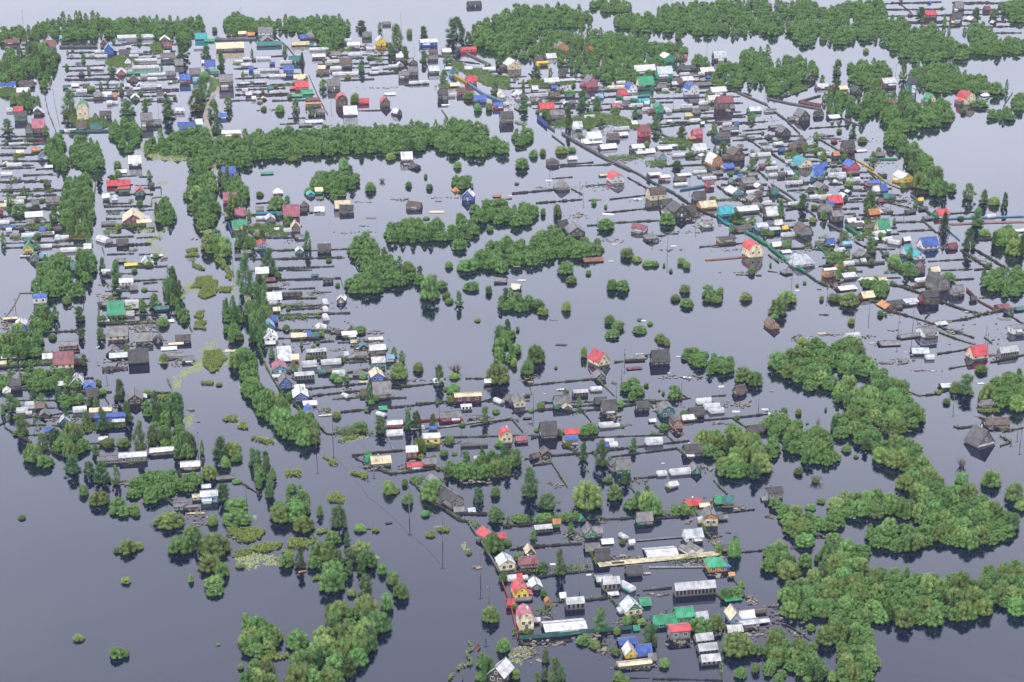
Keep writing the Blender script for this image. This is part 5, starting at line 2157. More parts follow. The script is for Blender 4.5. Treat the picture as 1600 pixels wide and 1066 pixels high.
SURVEY += r"""
@ 1200 266 4
h 232 604 150 22 60 sv sv
g 222 590 84 26 40 sv gr * the large silver-roofed house
g 872 80 92 34 44 wt ye * the yellow-gabled house by the lake
s 665 100 86 22 16 bl pk
s 732 132 54 8 44 bl gr r=20
s 320 48 68 22 44 bl lb * the tall bright blue hut
s 430 212 92 12 44 rd gr * the raspberry-red roof
g 350 120 74 12 30 gr gr
t 365 184 76 12 34 wt wt
g 482 184 46 12 32 wt tg
s 670 284 74 10 34 or br * the rust-orange roof
s 370 270 78 14 44 gr gr
s 440 322 76 40 36 gr dk
s 528 330 58 8 26 wt gr
s 575 340 60 8 16 wt gr
s 728 388 82 26 62 gn cr * the grass-green roof
s 705 412 70 20 16 wt wt
t 755 444 58 8 16 wt wt
v 826 466 50 12 36 wt wt r=35
s 1018 494 114 24 54 bl wt * the royal-blue roof
s 888 528 70 12 66 tq wt r=15
g 952 560 84 24 44 tq wt * the turquoise-roofed hut
g 965 644 42 42 26 br gr
s 1160 494 62 16 26 mr dk
m 1095 756 108 48 66 dk gr * the dark mansard house
s 1025 836 104 50 40 dk br
s 970 834 46 26 22 mr mr
s 1194 786 76 34 36 gr gr
s 900 842 94 18 26 sv gr
s 805 862 90 24 28 dk dk
g 762 868 80 8 30 or br
s 632 806 84 14 38 cr mr
s 660 702 90 10 26 cr wt
g 612 704 42 10 22 wt rd
s 515 682 92 18 26 wt gr
s 390 668 84 50 12 wt or * the white-topped orange hut
s 505 754 118 10 24 wt gr
s 455 620 56 20 16 or or
s 500 476 60 16 18 lb lb * the pale blue hut
m 240 408 88 32 40 br gr
g 245 378 4 4 4 gr gr
t 132 418 84 8 20 wt wt
k 45 396 80 26 18 wt tg
s 60 484 60 12 26 wt gr
s 118 520 60 6 16 wt gr
s 30 296 80 18 54 wt br
g 612 546 72 14 26 gr br
h 130 652 66 12 24 gr dk
g 40 994 78 26 44 br or * the half-sunk hut with tan front
s 1018 1044 112 40 34 gr wt * the white-walled hut with grey roof
t 535 1060 98 14 26 wt wt
s 890 1050 132 10 18 gr gr
s 1572 1026 92 44 20 gr wt
s 1515 896 52 26 12 dk dk
s 1480 872 82 14 22 mr br
s 1090 972 78 8 20 sv gn
O 1190 1004 44 bl 20
s 1098 296 82 22 34 rd gn
t 1402 298 60 6 14 wt wt
s 1582 388 62 8 14 wt wt
s 958 200 32 14 16 ye or
s 90 300 4 4 4 gr gr
s 900 270 60 10 14 dk dk
s 480 470 4 4 4 gr gr
f 726 40 46 18 16 gr tg
s 540 30 80 12 16 mr dk
t 60 40 100 6 16 wt wt
t 170 92 110 6 20 wt wt
t 440 44 120 6 22 wt wt
t 540 72 90 6 20 wt wt
t 260 180 90 6 16 gr wt
s 680 136 40 10 34 wt wt
s 745 180 40 8 30 tg tg
s 745 470 4 4 4 gr gr
s 340 470 70 16 10 br gr
s 660 376 100 20 16 br gr
s 560 366 90 16 22 dk gr
s 110 378 36 14 18 ye or
s 945 450 4 4 4 gr gr
s 1010 310 60 10 14 gr gr
s 980 250 50 10 14 dk br
s 1050 650 60 20 30 cr gr
s 1290 820 36 16 18 dk dk
s 880 330 4 4 4 gr gr
s 1580 880 50 10 16 tg gr
Q 180 752 40 wt
Q 335 1022 60 cr
Q 320 746 30 dk
Q 1475 930 80 gr
Q 1240 885 24 wt
Q 1540 640 4 wt
W rs 12 1140 340 1370 330 1600 324
W gr 10 720 60 770 90 825 112
F ye 9 630 4 680 34 720 62
F cr 8 720 62 770 92 828 114
F gn 8 850 114 995 106
F gr 10 945 150 1075 140
F gr 10 0 104 90 166 170 216
F gr 10 20 90 120 150 200 210 300 294
F bd 9 0 286 90 346 170 400 270 458
F gn 18 0 478 70 536 150 592 226 636
F bd 11 226 640 310 700 380 730
F bd 8 0 530 70 580
F rs 16 386 716 440 752
F bd 9 560 790 680 830 740 870
F bd 9 720 876 850 905 980 945 1090 984
F bd 9 1090 990 1200 1020 1290 1050
F bd 8 1070 1016 1200 1064
F gr 14 372 338 430 370 490 396
F gn 18 480 350 530 384 600 430
F bd 9 540 446 600 480 700 496 760 590
F bd 9 750 592 850 650 920 686
F gr 14 490 592 620 586 730 580
F bd 9 318 602 430 596
F bd 9 490 612 560 680
F bd 9 780 716 880 746 980 780
F bd 9 1090 826 1200 866 1320 900
F bd 10 1110 950 1250 930 1350 900 1460 882 1600 860
F mr 18 1240 750 1290 796
F mr 10 1310 816 1440 886
F bd 9 1480 890 1600 966
F gr 12 890 158 960 210
F tg 14 945 206 1000 266 1060 308
F bd 9 970 320 1050 390 1090 400
F lb 10 1080 346 1140 390 1200 440
F bd 12 1200 500 1290 560 1420 640
F bd 12 1280 490 1400 560 1510 630
F bd 8 780 328 980 322
F bd 8 810 384 1030 374
F bd 7 1000 572 1270 556
F bd 7 1080 628 1280 620
F rs 8 1290 624 1390 616
F bd 7 1150 688 1290 680
F rs 14 880 740 1040 712
F bd 7 1010 900 980 930
F bd 7 770 284 890 276
F bd 7 360 250 570 240
F bd 7 510 186 590 180
F bd 7 130 84 290 76
F bd 7 120 130 300 120
F bd 7 440 134 620 130
F bd 9 110 250 180 240
F bd 7 720 200 860 230 900 240
F bd 7 1130 274 1300 262
F lb 10 1120 306 1600 290
F bd 8 1300 440 1420 434
F gn 8 80 494 230 490
F gn 10 300 466 370 530
F bd 6 0 632 60 640
F bd 6 1130 1090 1140 1092
F bd 7 1320 800 1460 794
F bd 6 320 904 380 906
F bd 7 690 70 620 0
P 152 610 80
P 145 760 120
P 535 770 120
P 540 1010 130
P 632 900 90
P 815 1010 130
P 905 980 130
P 1365 1030 60
P 370 790 60
P 740 500 70
P 205 60 60
P 38 50 50
P 770 180 110
P 850 280 60
R 640 780 100 60 30
R 760 860 80 80
R 1230 950 100 80 24
R 1440 1040 160 140 40
R 440 720 120 50
R 700 230 100 80 60
R 830 190 160 60
R 260 490 160 40
R 70 560 120 30
R 420 1030 160 16
R 1330 900 120 30
R 1150 1010 100 40
R 1100 480 100 30
R 780 1000 80 10
R 960 960 140 20
R 560 420 140 40
R 1300 560 140 30
R 650 310 100 50
R 180 1055 120 40
R 1100 950 100 20
R 640 1040 80 20
S 300,450 340,450 400,540 370,540
S 560,330 680,330 700,380 600,420
S 780,590 830,600 820,620 770,610
S 80,440 150,440 150,480 90,480
K willow 92 100 0.3 by the white-roofed house with yellow gable | 915,30 1000,-10 1080,0 1150,80 1165,135 1080,145 980,100 920,95
K willow 90 96 0.3 at the right edge by the lower plots | 1410,385 1480,355 1540,365 1600,410 1600,505 1540,505 1410,450
K willow 92 96 0.2 right of the dark mansard house | 1290,665 1400,640 1480,655 1520,580 1590,585 1595,775 1470,775 1390,735
K willow 80 80 0.2 around the hut on the lower lane | 580,715 660,690 760,705 755,765 620,760
K willow 80 76 0.2 below the turquoise-roofed hut | 800,600 850,585 920,610 925,670 850,655
b 215 246 82 106
b 80 296 72 124
b 350 314 62 72
b 635 264 146 146
b 640 526 102 116
w 412 586 92 92
w 790 594 76 92
c 1100 392 76 156
b 470 460 96 84
b 1250 500 102 146
b 1305 360 134 136
w 1355 414 70 64
b 1250 192 116 118
b 1350 214 92 100
w 1412 222 82 74
b 1475 244 64 112
b 1412 470 60 90
b 1580 540 70 150
w 120 832 122 96
w 62 908 114 126
w 415 824 84 66
w 510 852 130 100
w 335 816 30 42
w 520 962 46 52
w 702 914 40 50
w 736 910 18 30
w 1120 700 92 76
w 505 104 60 52
w 1205 310 40 32
w 115 488 70 50
w 228 712 24 24
w 182 726 22 22
b 630 60 4 4
b 890 640 60 60
w 845 116 36 50
b 920 230 40 50
w 500 580 56 40
b 440 690 50 80
w 1450 650 60 60
b 180 60 50 60
w 290 244 50 40
w 20 410 40 40
w 1380 600 50 30
w 40 930 50 40
w 1020 480 4 4
w 15 600 16 30
@ 0 532 4
s 398 178 126 36 76 mr cr * the big maroon-roofed cream house
s 304 120 72 10 32 wt gr
s 488 152 58 46 24 gr br
s 430 60 122 30 26 gr mr
g 702 94 84 14 46 gr tg
s 742 118 110 14 30 sv br
s 868 146 124 14 78 dk gr * the wide two-bay dark slate roof
s 1100 112 92 16 22 gr wt
s 1180 138 76 16 26 gr dk
s 1058 62 92 4 20 wt gr
g 474 296 92 22 60 wt gn * the white-roofed green house
s 394 292 58 16 24 wt br
g 560 322 78 26 40 bl bl
s 578 366 70 22 48 dk br
s 692 528 190 56 22 bl bl * the long bright blue shed
s 628 456 134 14 24 cr tq * the long cream-roofed turquoise shed
g 408 528 70 22 46 sv bl
t 195 430 76 14 30 wt wt
t 138 456 72 10 20 wt wt
t 180 466 40 6 14 wt wt
g 845 402 104 36 54 gr dk * the collapsed dark gable
s 832 762 170 38 28 wt gr * the long pale-roofed grey shed
s 1022 716 164 26 24 wt gr
s 682 770 142 24 26 gr gr
g 440 728 92 6 36 br gr
s 968 610 84 24 44 gr or
s 1190 806 116 20 30 wt or
s 1310 1016 104 48 36 wt lb * the pale blue debris-island shed
s 1238 1000 62 24 16 cr cr
s 1195 1056 92 18 10 gr gr
s 1412 876 112 14 18 gr dk
Q 1440 66 80 cr
Q 1020 138 54 cr
O 612 44 30 wt 80
O 470 398 52 rd 5
Q 615 158 22 dk
g 40 334 46 12 28 wt wt
s 1290 926 50 8 20 wt gr
s 1100 30 90 6 12 cr gr
O 480 74 40 dk 10
s 55 116 90 6 16 wt gr
s 1120 1064 60 30 20 gr tg
Q 1240 510 26 dk
F wt 9 50 310 150 292 272 270
F br 20 640 188 800 176
F bd 9 0 172 330 150
F bd 10 30 545 110 600 200 640
F bd 12 230 660 320 700 400 728
F bd 9 210 500 360 460 510 448
F bd 8 940 350 1070 328
F bd 7 1046 244 1070 300
F bd 9 540 690 820 650
F bd 9 640 330 680 400
F bd 10 930 720 1240 690
F bd 10 1490 880 1600 950
F bd 9 1010 970 1110 1056
F gr 14 0 312 60 304
F bd 8 960 330 1060 324
F bd 7 700 200 740 140
F bd 8 440 330 700 324
F br 8 0 530 60 500
P 1240 720 150
P 668 240 50
P 1540 1000 90
P 208 100 0.5
R 720 140 160 60 60
R 1130 1010 200 120 70
R 1180 790 100 40
R 120 440 120 50
R 1100 130 160 40
R 780 890 60 40
R 880 20 300 80
R 1180 440 60 12
R 1100 160 60 10
R 480 500 120 20
R 330 500 80 30
R 40 100 120 60
R 760 410 80 20
S 180,75 330,70 330,100 180,110
S 0,150 330,120 330,140 0,165
S 480,550 640,530 650,560 480,590
S 750,790 920,740 920,760 760,790
S 520,520 780,510 790,550 560,570
S 780,880 880,890 890,940 800,940
S 0,90 260,60 260,90 0,100
M 1270,72 1390,58 1420,120 1380,170 1310,208 1262,170
M 1250,258 1330,255 1330,275 1260,278
M 1390,482 1480,470 1480,505 1420,512
M 1488,522 1545,515 1548,555 1490,555
M 1560,605 1600,600 1600,625
M 970,350 1060,340 1060,380 990,380
D 1060,240 1130,200 1240,120 1270,130 1260,190 1140,230 1130,300 1080,300
D 1390,150 1430,90 1440,110 1400,190
D 1240,70 1330,0 1370,0 1280,80
D 1150,460 1210,460 1215,550 1165,550
D 1330,255 1360,262 1330,280
D 1480,280 1520,285 1510,310 1490,305
D 980,355 1060,335 1065,355 1000,390
D 1440,480 1500,478 1480,500
D 1460,525 1490,520 1490,545
K birch 92 96 0.5 around the big maroon-roofed house | 0,-30 260,-30 255,75 120,85 0,80
K willow 84 80 0.4 in the gardens at lower left | 0,215 130,205 200,200 330,180 500,200 510,270 380,270 280,290 120,260 0,300
K willow 84 76 0.4 in the gardens at lower left | 340,335 500,325 520,390 430,400 350,390
K birch 110 116 0.5 behind the long pale-roofed grey shed | 330,560 440,530 530,600 530,690 430,700 340,680
K birch 104 116 0.5 around the collapsed dark gable | 870,400 1000,370 1140,370 1150,500 1200,620 1230,700 1080,695 950,660 940,530 880,480
K willow 84 84 0.2 above the debris island | 820,870 920,830 1030,840 1240,835 1245,910 1100,930 1000,970 900,960
K willow 92 110 0.15 in the willow row along the lane | 1450,80 1560,40 1600,130 1600,370 1540,330 1500,230
b 530 164 64 84
b 70 446 124 126
b 140 606 142 156
b 270 694 92 120
w 205 764 112 136
w 285 796 102 92
b 460 842 124 136
b 640 906 150 160
b 560 856 92 106
b 730 910 72 140
w 525 970 68 86
w 625 1034 112 110
w 740 1064 102 96
b 880 700 124 210
b 650 572 92 144
b 540 526 72 90
b 750 384 106 150
b 800 520 84 150
w 775 668 82 76
w 680 668 82 76
b 600 726 84 84
b 1380 752 134 158
w 1450 726 112 106
w 1410 800 62 106
w 1310 876 112 116
b 1580 790 84 126
w 940 1024 92 84
w 840 986 92 62
b 1400 1020 124 136
w 1480 1070 150 80
w 840 1070 62 66
w 1025 140 52 76
w 1370 286 46 30
b 210 386 72 92
b 260 404 62 80
w 610 284 52 52
w 640 340 54 54
b 450 292 76 130
b 1265 716 36 100
b 1200 700 80 120
b 1030 660 70 110
w 920 346 60 50
b 790 70 40 60
b 600 420 50 70
b 552 412 40 60
w 1480 896 60 30
b 20 470 40 80
b 330 130 4 4
w 1100 390 80 90
w 1480 760 80 60
@ 400 532 4
s 764 100 102 46 34 wt br * the white-roofed brown block on stilts
s 182 136 82 16 88 sv cr d=1.3 * the tall pale metal roof
s 246 134 40 24 26 cr or
k 380 102 130 34 22 wt gr * the glazed greenhouse by the lane
t 337 170 96 16 24 wt wt
t 472 154 130 8 24 wt wt
k 305 246 130 30 24 wt gr
t 520 232 80 18 36 wt wt
g 152 210 96 32 52 pk tq * the turquoise cottage with plum roof
s 135 234 60 6 18 wt wt
g 188 304 88 40 62 gr bl * the bright blue lane-side gable
g 282 384 104 34 44 wt bl * the white-roofed blue cottage
g 334 466 60 24 42 bl wt * the little blue and white hut
s 275 304 56 10 20 wt pk
s 340 414 82 14 26 wt cr
s 768 168 82 36 34 wt tq * the white-roofed turquoise shed
s 842 136 44 28 20 lb wt
g 762 256 90 32 48 cr bl * the blue hut with cream roof
s 790 358 112 28 76 gr dk d=1.0 * the broad dark slate roof
v 578 362 40 8 42 wt wt r=25
s 678 344 46 8 34 br dk
s 1328 384 172 38 24 cr mr * the long cream-roofed maroon hut
k 1318 434 70 22 16 wt wt
s 1222 504 130 26 36 gr rd * the long red causeway shed
s 870 546 94 24 24 wt rd
v 810 476 44 8 36 wt wt r=40
s 796 438 46 8 20 gn gn
t 870 600 106 10 24 wt wt
s 1100 652 106 48 30 wt ye * the flat-roofed yellow house
s 976 738 68 50 36 wt mr
s 785 786 124 22 46 cr gr
s 712 764 46 18 36 gn gn r=30
s 995 806 92 20 24 rd rs
s 1085 786 88 18 36 gr or
m 1568 644 82 50 54 rd cr d=1.1 * the crimson-roofed cream cottage
g 1262 1046 104 50 80 dk gr d=2.0 r=22 * the big grey channel-side barn
g 1150 905 90 16 44 gr gr r=20
v 1540 396 46 10 40 wt wt r=30
s 1588 386 44 20 30 gr gn
t 1388 752 46 8 18 wt wt
s 90 30 60 10 20 wt tg
s 655 110 80 18 24 gr gr
s 565 104 20 20 18 wt wt
s 660 60 80 14 20 dk gr
s 300 60 4 4 4 gr gr
s 1376 552 4 4 4 gr gr
s 1370 492 60 10 12 gr br
s 640 210 36 8 14 wt gr
s 628 106 36 8 14 cr or
s 1280 374 4 4 4 gr gr
Q 670 260 60 cr
Q 660 206 40 wt
Q 440 1020 4 dk
Q 1350 650 4 gr
Q 1005 545 110 wt
W cr 9 392 474 490 466
W gr 8 800 574 830 620 858 684
W gr 10 1000 552 1200 540 1400 508 1600 488
F bd 10 600 724 690 776 780 812 840 836
F bd 10 840 836 960 824 1130 800
F bd 10 600 722 760 702 950 686
F bd 9 310 306 500 288 690 270
F rs 9 840 300 900 294
F bd 9 900 294 1120 270
F bd 10 350 348 520 330 700 312
F bd 9 530 450 700 432 950 412 1200 380
F bd 8 545 124 720 112
F bd 8 370 204 480 192
F bd 9 570 204 700 184
F bd 10 10 30 70 180 140 300
F bd 10 140 300 220 380 300 470 390 530
F bd 12 390 536 440 585 480 590
F rd 12 880 530 1000 510 1150 496
F bd 9 1290 420 1520 354
F bd 8 1190 310 1230 370
F bd 9 1340 540 1600 490
F bd 9 480 584 700 566
F bd 12 960 880 1000 910 1040 960
F bd 12 1030 980 1120 1030 1200 1064
F gr 22 1280 664 1450 656
F bd 6 1170 660 1280 640
F bd 8 1280 840 1600 820
F bd 7 1310 240 1440 240
F bd 8 1120 400 1190 384
F bd 6 1290 872 1600 850
F bd 8 560 120 660 110
P 480 600 140
P 375 670 170
P 698 830 60
P 956 1064 160
P 1148 470 90
P 736 830 40
P 1284 640 90
P 1060 120 0.5
R 260 40 220 120 50
R 600 320 160 40 40
R 1260 400 160 70 40
R 720 780 140 60
R 760 190 160 60
R 420 440 80 30
R 680 90 140 60
R 660 10 200 40
R 1400 490 200 40
R 1240 640 140 20
R 1120 600 100 40
R 920 800 60 20
R 1000 780 120 40
R 200 240 100 40
R 1380 880 160 30
R 500 60 140 20
R 1000 250 160 14
S 480,560 600,540 700,555 740,590 600,595 490,595
S 1140,800 1300,790 1440,770 1600,740 1600,800 1300,830 1140,815
S 960,850 1080,850 1040,890 970,900
S 140,310 220,370 300,450 270,440 180,380
S 700,190 760,170 830,180 740,200
M 190,802 250,820 285,848 250,860 200,845
M 440,965 510,955 555,985 545,1022 480,1015
M 405,722 440,735 515,772 490,785 430,755
M 575,812 640,820 710,852 690,872 610,835
M 0,612 90,622 110,638 50,648 0,632
M 800,940 900,930 890,970 810,970
M 510,625 620,595 640,605 540,635
D 400,716 450,738 510,765 500,788 440,762
D 570,805 640,815 700,845 715,865 640,845 580,828
D 430,970 500,950 560,980 555,1030 530,1000 470,968
D 520,630 660,595 700,600 560,640
D 0,600 60,605 130,635 60,655
D 190,796 210,800 220,850 205,855
D 690,860 710,850 705,880
K willow 96 112 0.05 in the willow row along the lane | 0,240 60,260 120,330 200,390 260,450 380,500 385,600 300,625 170,580 100,500 0,440
K willow 96 100 0.15 right of the white-roofed turquoise shed | 828,50 880,30 950,90 945,125 860,125
K willow 96 100 0.1 in the clump above the coral-red gable | 1460,40 1560,-20 1600,-20 1600,145 1560,140 1490,110
K willow 92 100 0.4 around the crimson-roofed cream cottage | 1150,800 1300,750 1460,715 1600,670 1600,810 1300,835 1160,820
K birch 110 130 0.3 at the channel bend lower left | 0,690 50,680 110,780 160,910 110,945 0,930
K willow 110 110 0.2 on the channel bank lower left | 190,910 280,890 330,1020 345,1064 120,1064 130,1000
b 1145 288 84 146
w 895 240 112 116
w 1015 196 72 76
w 1510 276 134 156
w 1235 336 84 84
b 950 566 84 136
b 1005 560 80 126
b 1105 556 76 104
b 780 590 124 116
w 650 570 100 76
w 505 488 62 54
w 1020 710 82 140
w 1210 646 72 62
b 1430 518 74 114
w 1500 458 50 36
w 1110 1008 180 160
b 1390 1024 84 110
w 1495 978 64 86
w 835 962 84 110
w 950 1028 72 90
w 930 908 40 60
w 700 726 52 42
b 240 204 62 70
b 340 520 100 80
w 500 1070 50 40
w 450 440 32 28
w 690 450 30 24
d 1250 210 110 64
w 1240 244 70 50
w 720 400 40 34
w 1280 372 50 34
w 1030 740 44 40
w 1110 734 30 24
w 1240 718 40 20
b 705 344 50 90
w 1290 540 50 24
b 100 120 60 70
w 210 370 50 60
w 330 120 50 40
w 740 640 4 4
w 1310 706 40 20
b 1320 800 90 100
w 1520 665 60 50
b 880 720 4 4
@ 800 532 4
g 575 158 100 32 76 rd cr d=1.3 r=20 * the lone coral-red gable
s 935 150 110 24 70 dk dk * the green-black hut with yellow gable
f 772 128 130 14 16 gr dk
s 770 182 90 6 12 mr mr
g 556 250 70 24 40 gr dk * the small grey gable adrift
s 320 420 98 32 48 gr tq * the teal-walled hut with grey roof
k 430 350 100 26 20 wt gr
t 530 320 76 8 16 wt wt
s 612 460 94 30 62 dk gr * the black corrugated roof
s 560 402 70 14 36 dk dk
s 820 440 78 24 36 dk dk
m 976 480 106 32 56 gr tg d=1.1 * the grey-green gambrel house
m 1036 554 74 30 48 dk or d=1.4 * the orange-gabled dark roof
s 1105 506 74 16 28 wt or
s 1160 480 94 18 46 dk br
t 1205 402 96 10 26 wt wt
t 1256 436 102 10 26 wt wt
t 1285 458 96 8 20 wt wt
s 1440 338 72 20 40 br br r=20 * the small brown willow-side hut
s 235 612 100 28 80 dk gr d=1.0 * the tall dark slate roof
s 378 596 88 16 30 rd ye
s 370 648 88 32 22 bl ye * the red-and-blue-roofed yellow cabin
s 65 640 74 20 24 pk pk
g 50 420 80 36 50 gr cr * the grey-roofed pale yellow gable
t 596 548 94 10 20 wt wt
t 650 544 50 6 14 wt wt
t 893 656 112 12 30 wt wt
t 612 644 60 6 16 wt wt
t 632 670 66 8 20 wt wt
g 218 722 66 14 34 br dk
s 155 740 52 14 26 br dk r=30
s 700 834 90 36 60 gr gn * the green-walled hut
s 655 820 40 24 30 gr cr
g 1155 836 66 26 44 gr tg * the small teal gable
t 1058 842 136 10 24 wt wt
t 940 850 62 8 20 wt wt
s 1140 726 112 30 52 dk dk * the dark hut beside big willows
s 1530 582 94 16 40 dk gr
s 1015 922 64 16 28 wt cr r=20 t=6
s 1140 1036 96 8 40 rd wt * the low red roof panel
s 1300 1026 54 18 46 gn ye * the mint-green roof by the channel
s 1355 1030 64 20 40 tg cr
W br 12 1310 1044 1440 1040
s 1205 1044 60 8 22 cr cr
Q 1255 1000 40 or
Q 1070 1012 24 or
O 305 310 46 wt 10
O 95 490 56 dk 5
O 1095 236 52 wt -15
Q 115 520 40 br
Q 1308 290 44 wt
Q 310 28 76 dk
Q 945 770 24 wt
Q 1400 446 50 wt
Q 205 335 20 wt
Q 1040 104 34 wt
Q 980 205 20 wt
O 800 90 50 wt 10
O 820 98 60 dk 5
Q 210 700 4 gr
Q 1580 434 50 wt
s 1580 1000 30 8 18 gr gr
t 95 350 40 6 14 gr dk
s 880 514 36 10 14 wt gr
F bd 10 0 456 100 444 270 428
F bd 10 370 416 520 404 560 400
F bd 9 680 414 780 402
F bd 9 860 394 960 382 1120 362
F bd 9 350 454 450 440 560 430
F bd 7 440 450 470 480 500 520
F bd 10 400 718 500 704 700 676 1010 640 1110 628
F bd 8 620 730 800 706 1032 676
F bd 8 1032 676 1080 718 1130 756
F bd 10 80 744 250 722 400 710
F bd 9 130 782 250 770
F bd 9 250 770 300 850 346 918
F bd 8 110 282 300 262 520 242
F bd 7 476 178 500 220 540 250 600 310 640 350
F bd 8 860 400 910 460 950 490
F bd 9 890 530 940 570 1010 634
F bd 9 1080 512 1250 496 1420 482 1600 462
F bd 7 1060 340 1110 366
F bd 8 640 138 700 132
F bd 9 600 774 660 826
F bd 8 760 864 850 858 920 850
F bd 7 1260 876 1300 920 1350 966
F bd 8 740 920 770 955
F bd 8 0 850 30 850
F gr 9 0 494 70 576
F bd 9 120 612 180 604 320 600
F bd 9 330 650 380 690 430 710
F bd 7 70 230 110 290 125 340
F bd 6 1380 490 1480 556
F bd 6 1250 350 1340 344
F bd 8 1260 604 1310 600
F bd 6 840 1064 930 1050
P 134 440 100
P 704 130 80
P 684 230 100
P 652 350 90
P 1060 330 80
P 1540 420 60
P 100 170 0.5
R 120 240 120 50 50
R 780 110 140 40 30
R 1080 450 180 100 40
R 970 560 120 50
R 420 390 140 30
R 620 480 100 20
R 960 230 120 30
R 1220 800 120 50 60
R 780 880 100 30
R 1380 400 200 40
R 400 680 80 60
R 190 730 140 40
R 930 400 80 60
R 720 530 80 16
R 1380 1040 120 24
R 640 265 60 14
R 1320 520 160 12
R 1120 230 160 30
R 1280 1000 120 40
R 260 900 80 40
R 820 1000 60 20
S 360,445 440,430 460,445 380,460
S 1000,1050 1160,1035 1160,1064 1000,1064
S 180,760 240,750 250,765 190,775
M 1290,1000 1340,1010 1330,1030 1295,1025
K willow 90 100 0.1 in the bush below the long causeway | 680,250 740,255 825,265 825,315 775,355 690,335
K willow 84 86 0.1 in the reed-like row at centre right | 1060,65 1140,45 1225,75 1205,140 1070,125
K willow 84 86 0.1 in the reed-like row at centre right | 1200,115 1330,110 1405,130 1395,190 1210,180
K willow 130 140 0.03 in the big willow clump at lower centre | 1110,610 1190,565 1300,590 1400,560 1500,580 1590,720 1595,810 1450,830 1280,810 1215,710
K willow 92 80 0.1 beside the red and blue roofed yellow cabin | 430,545 530,515 540,580 440,595
K birch 110 116 0.4 behind the bend of the lower plots | 740,960 880,935 930,1050 740,1064
w 150 146 114 136
w 95 218 84 126
w 25 84 76 84
w 12 164 42 72
w 450 110 46 100
w 840 292 32 34
w 1020 362 92 94
w 1445 266 116 112
w 1515 286 104 104
b 560 800 134 190
b 110 1000 184 216
b 220 1070 200 120
w 470 1060 174 220
w 640 1006 102 116
b 708 910 90 100
b 30 790 104 120
w 950 564 62 56
w 1080 478 64 50
w 1565 566 64 92
w 1582 708 80 70
w 180 426 52 54
w 945 24 80 52
w 970 34 40 60
w 345 324 24 20
w 920 318 18 18
w 945 338 20 30
w 1210 100 40 44
w 690 546 30 22
w 600 890 70 50
w 1240 640 4 4
w 300 600 50 60
w 155 570 40 30
b 1020 370 4 4
w 120 450 40 20
w 1405 490 36 30
w 275 178 24 22
w 770 500 4 4
"""
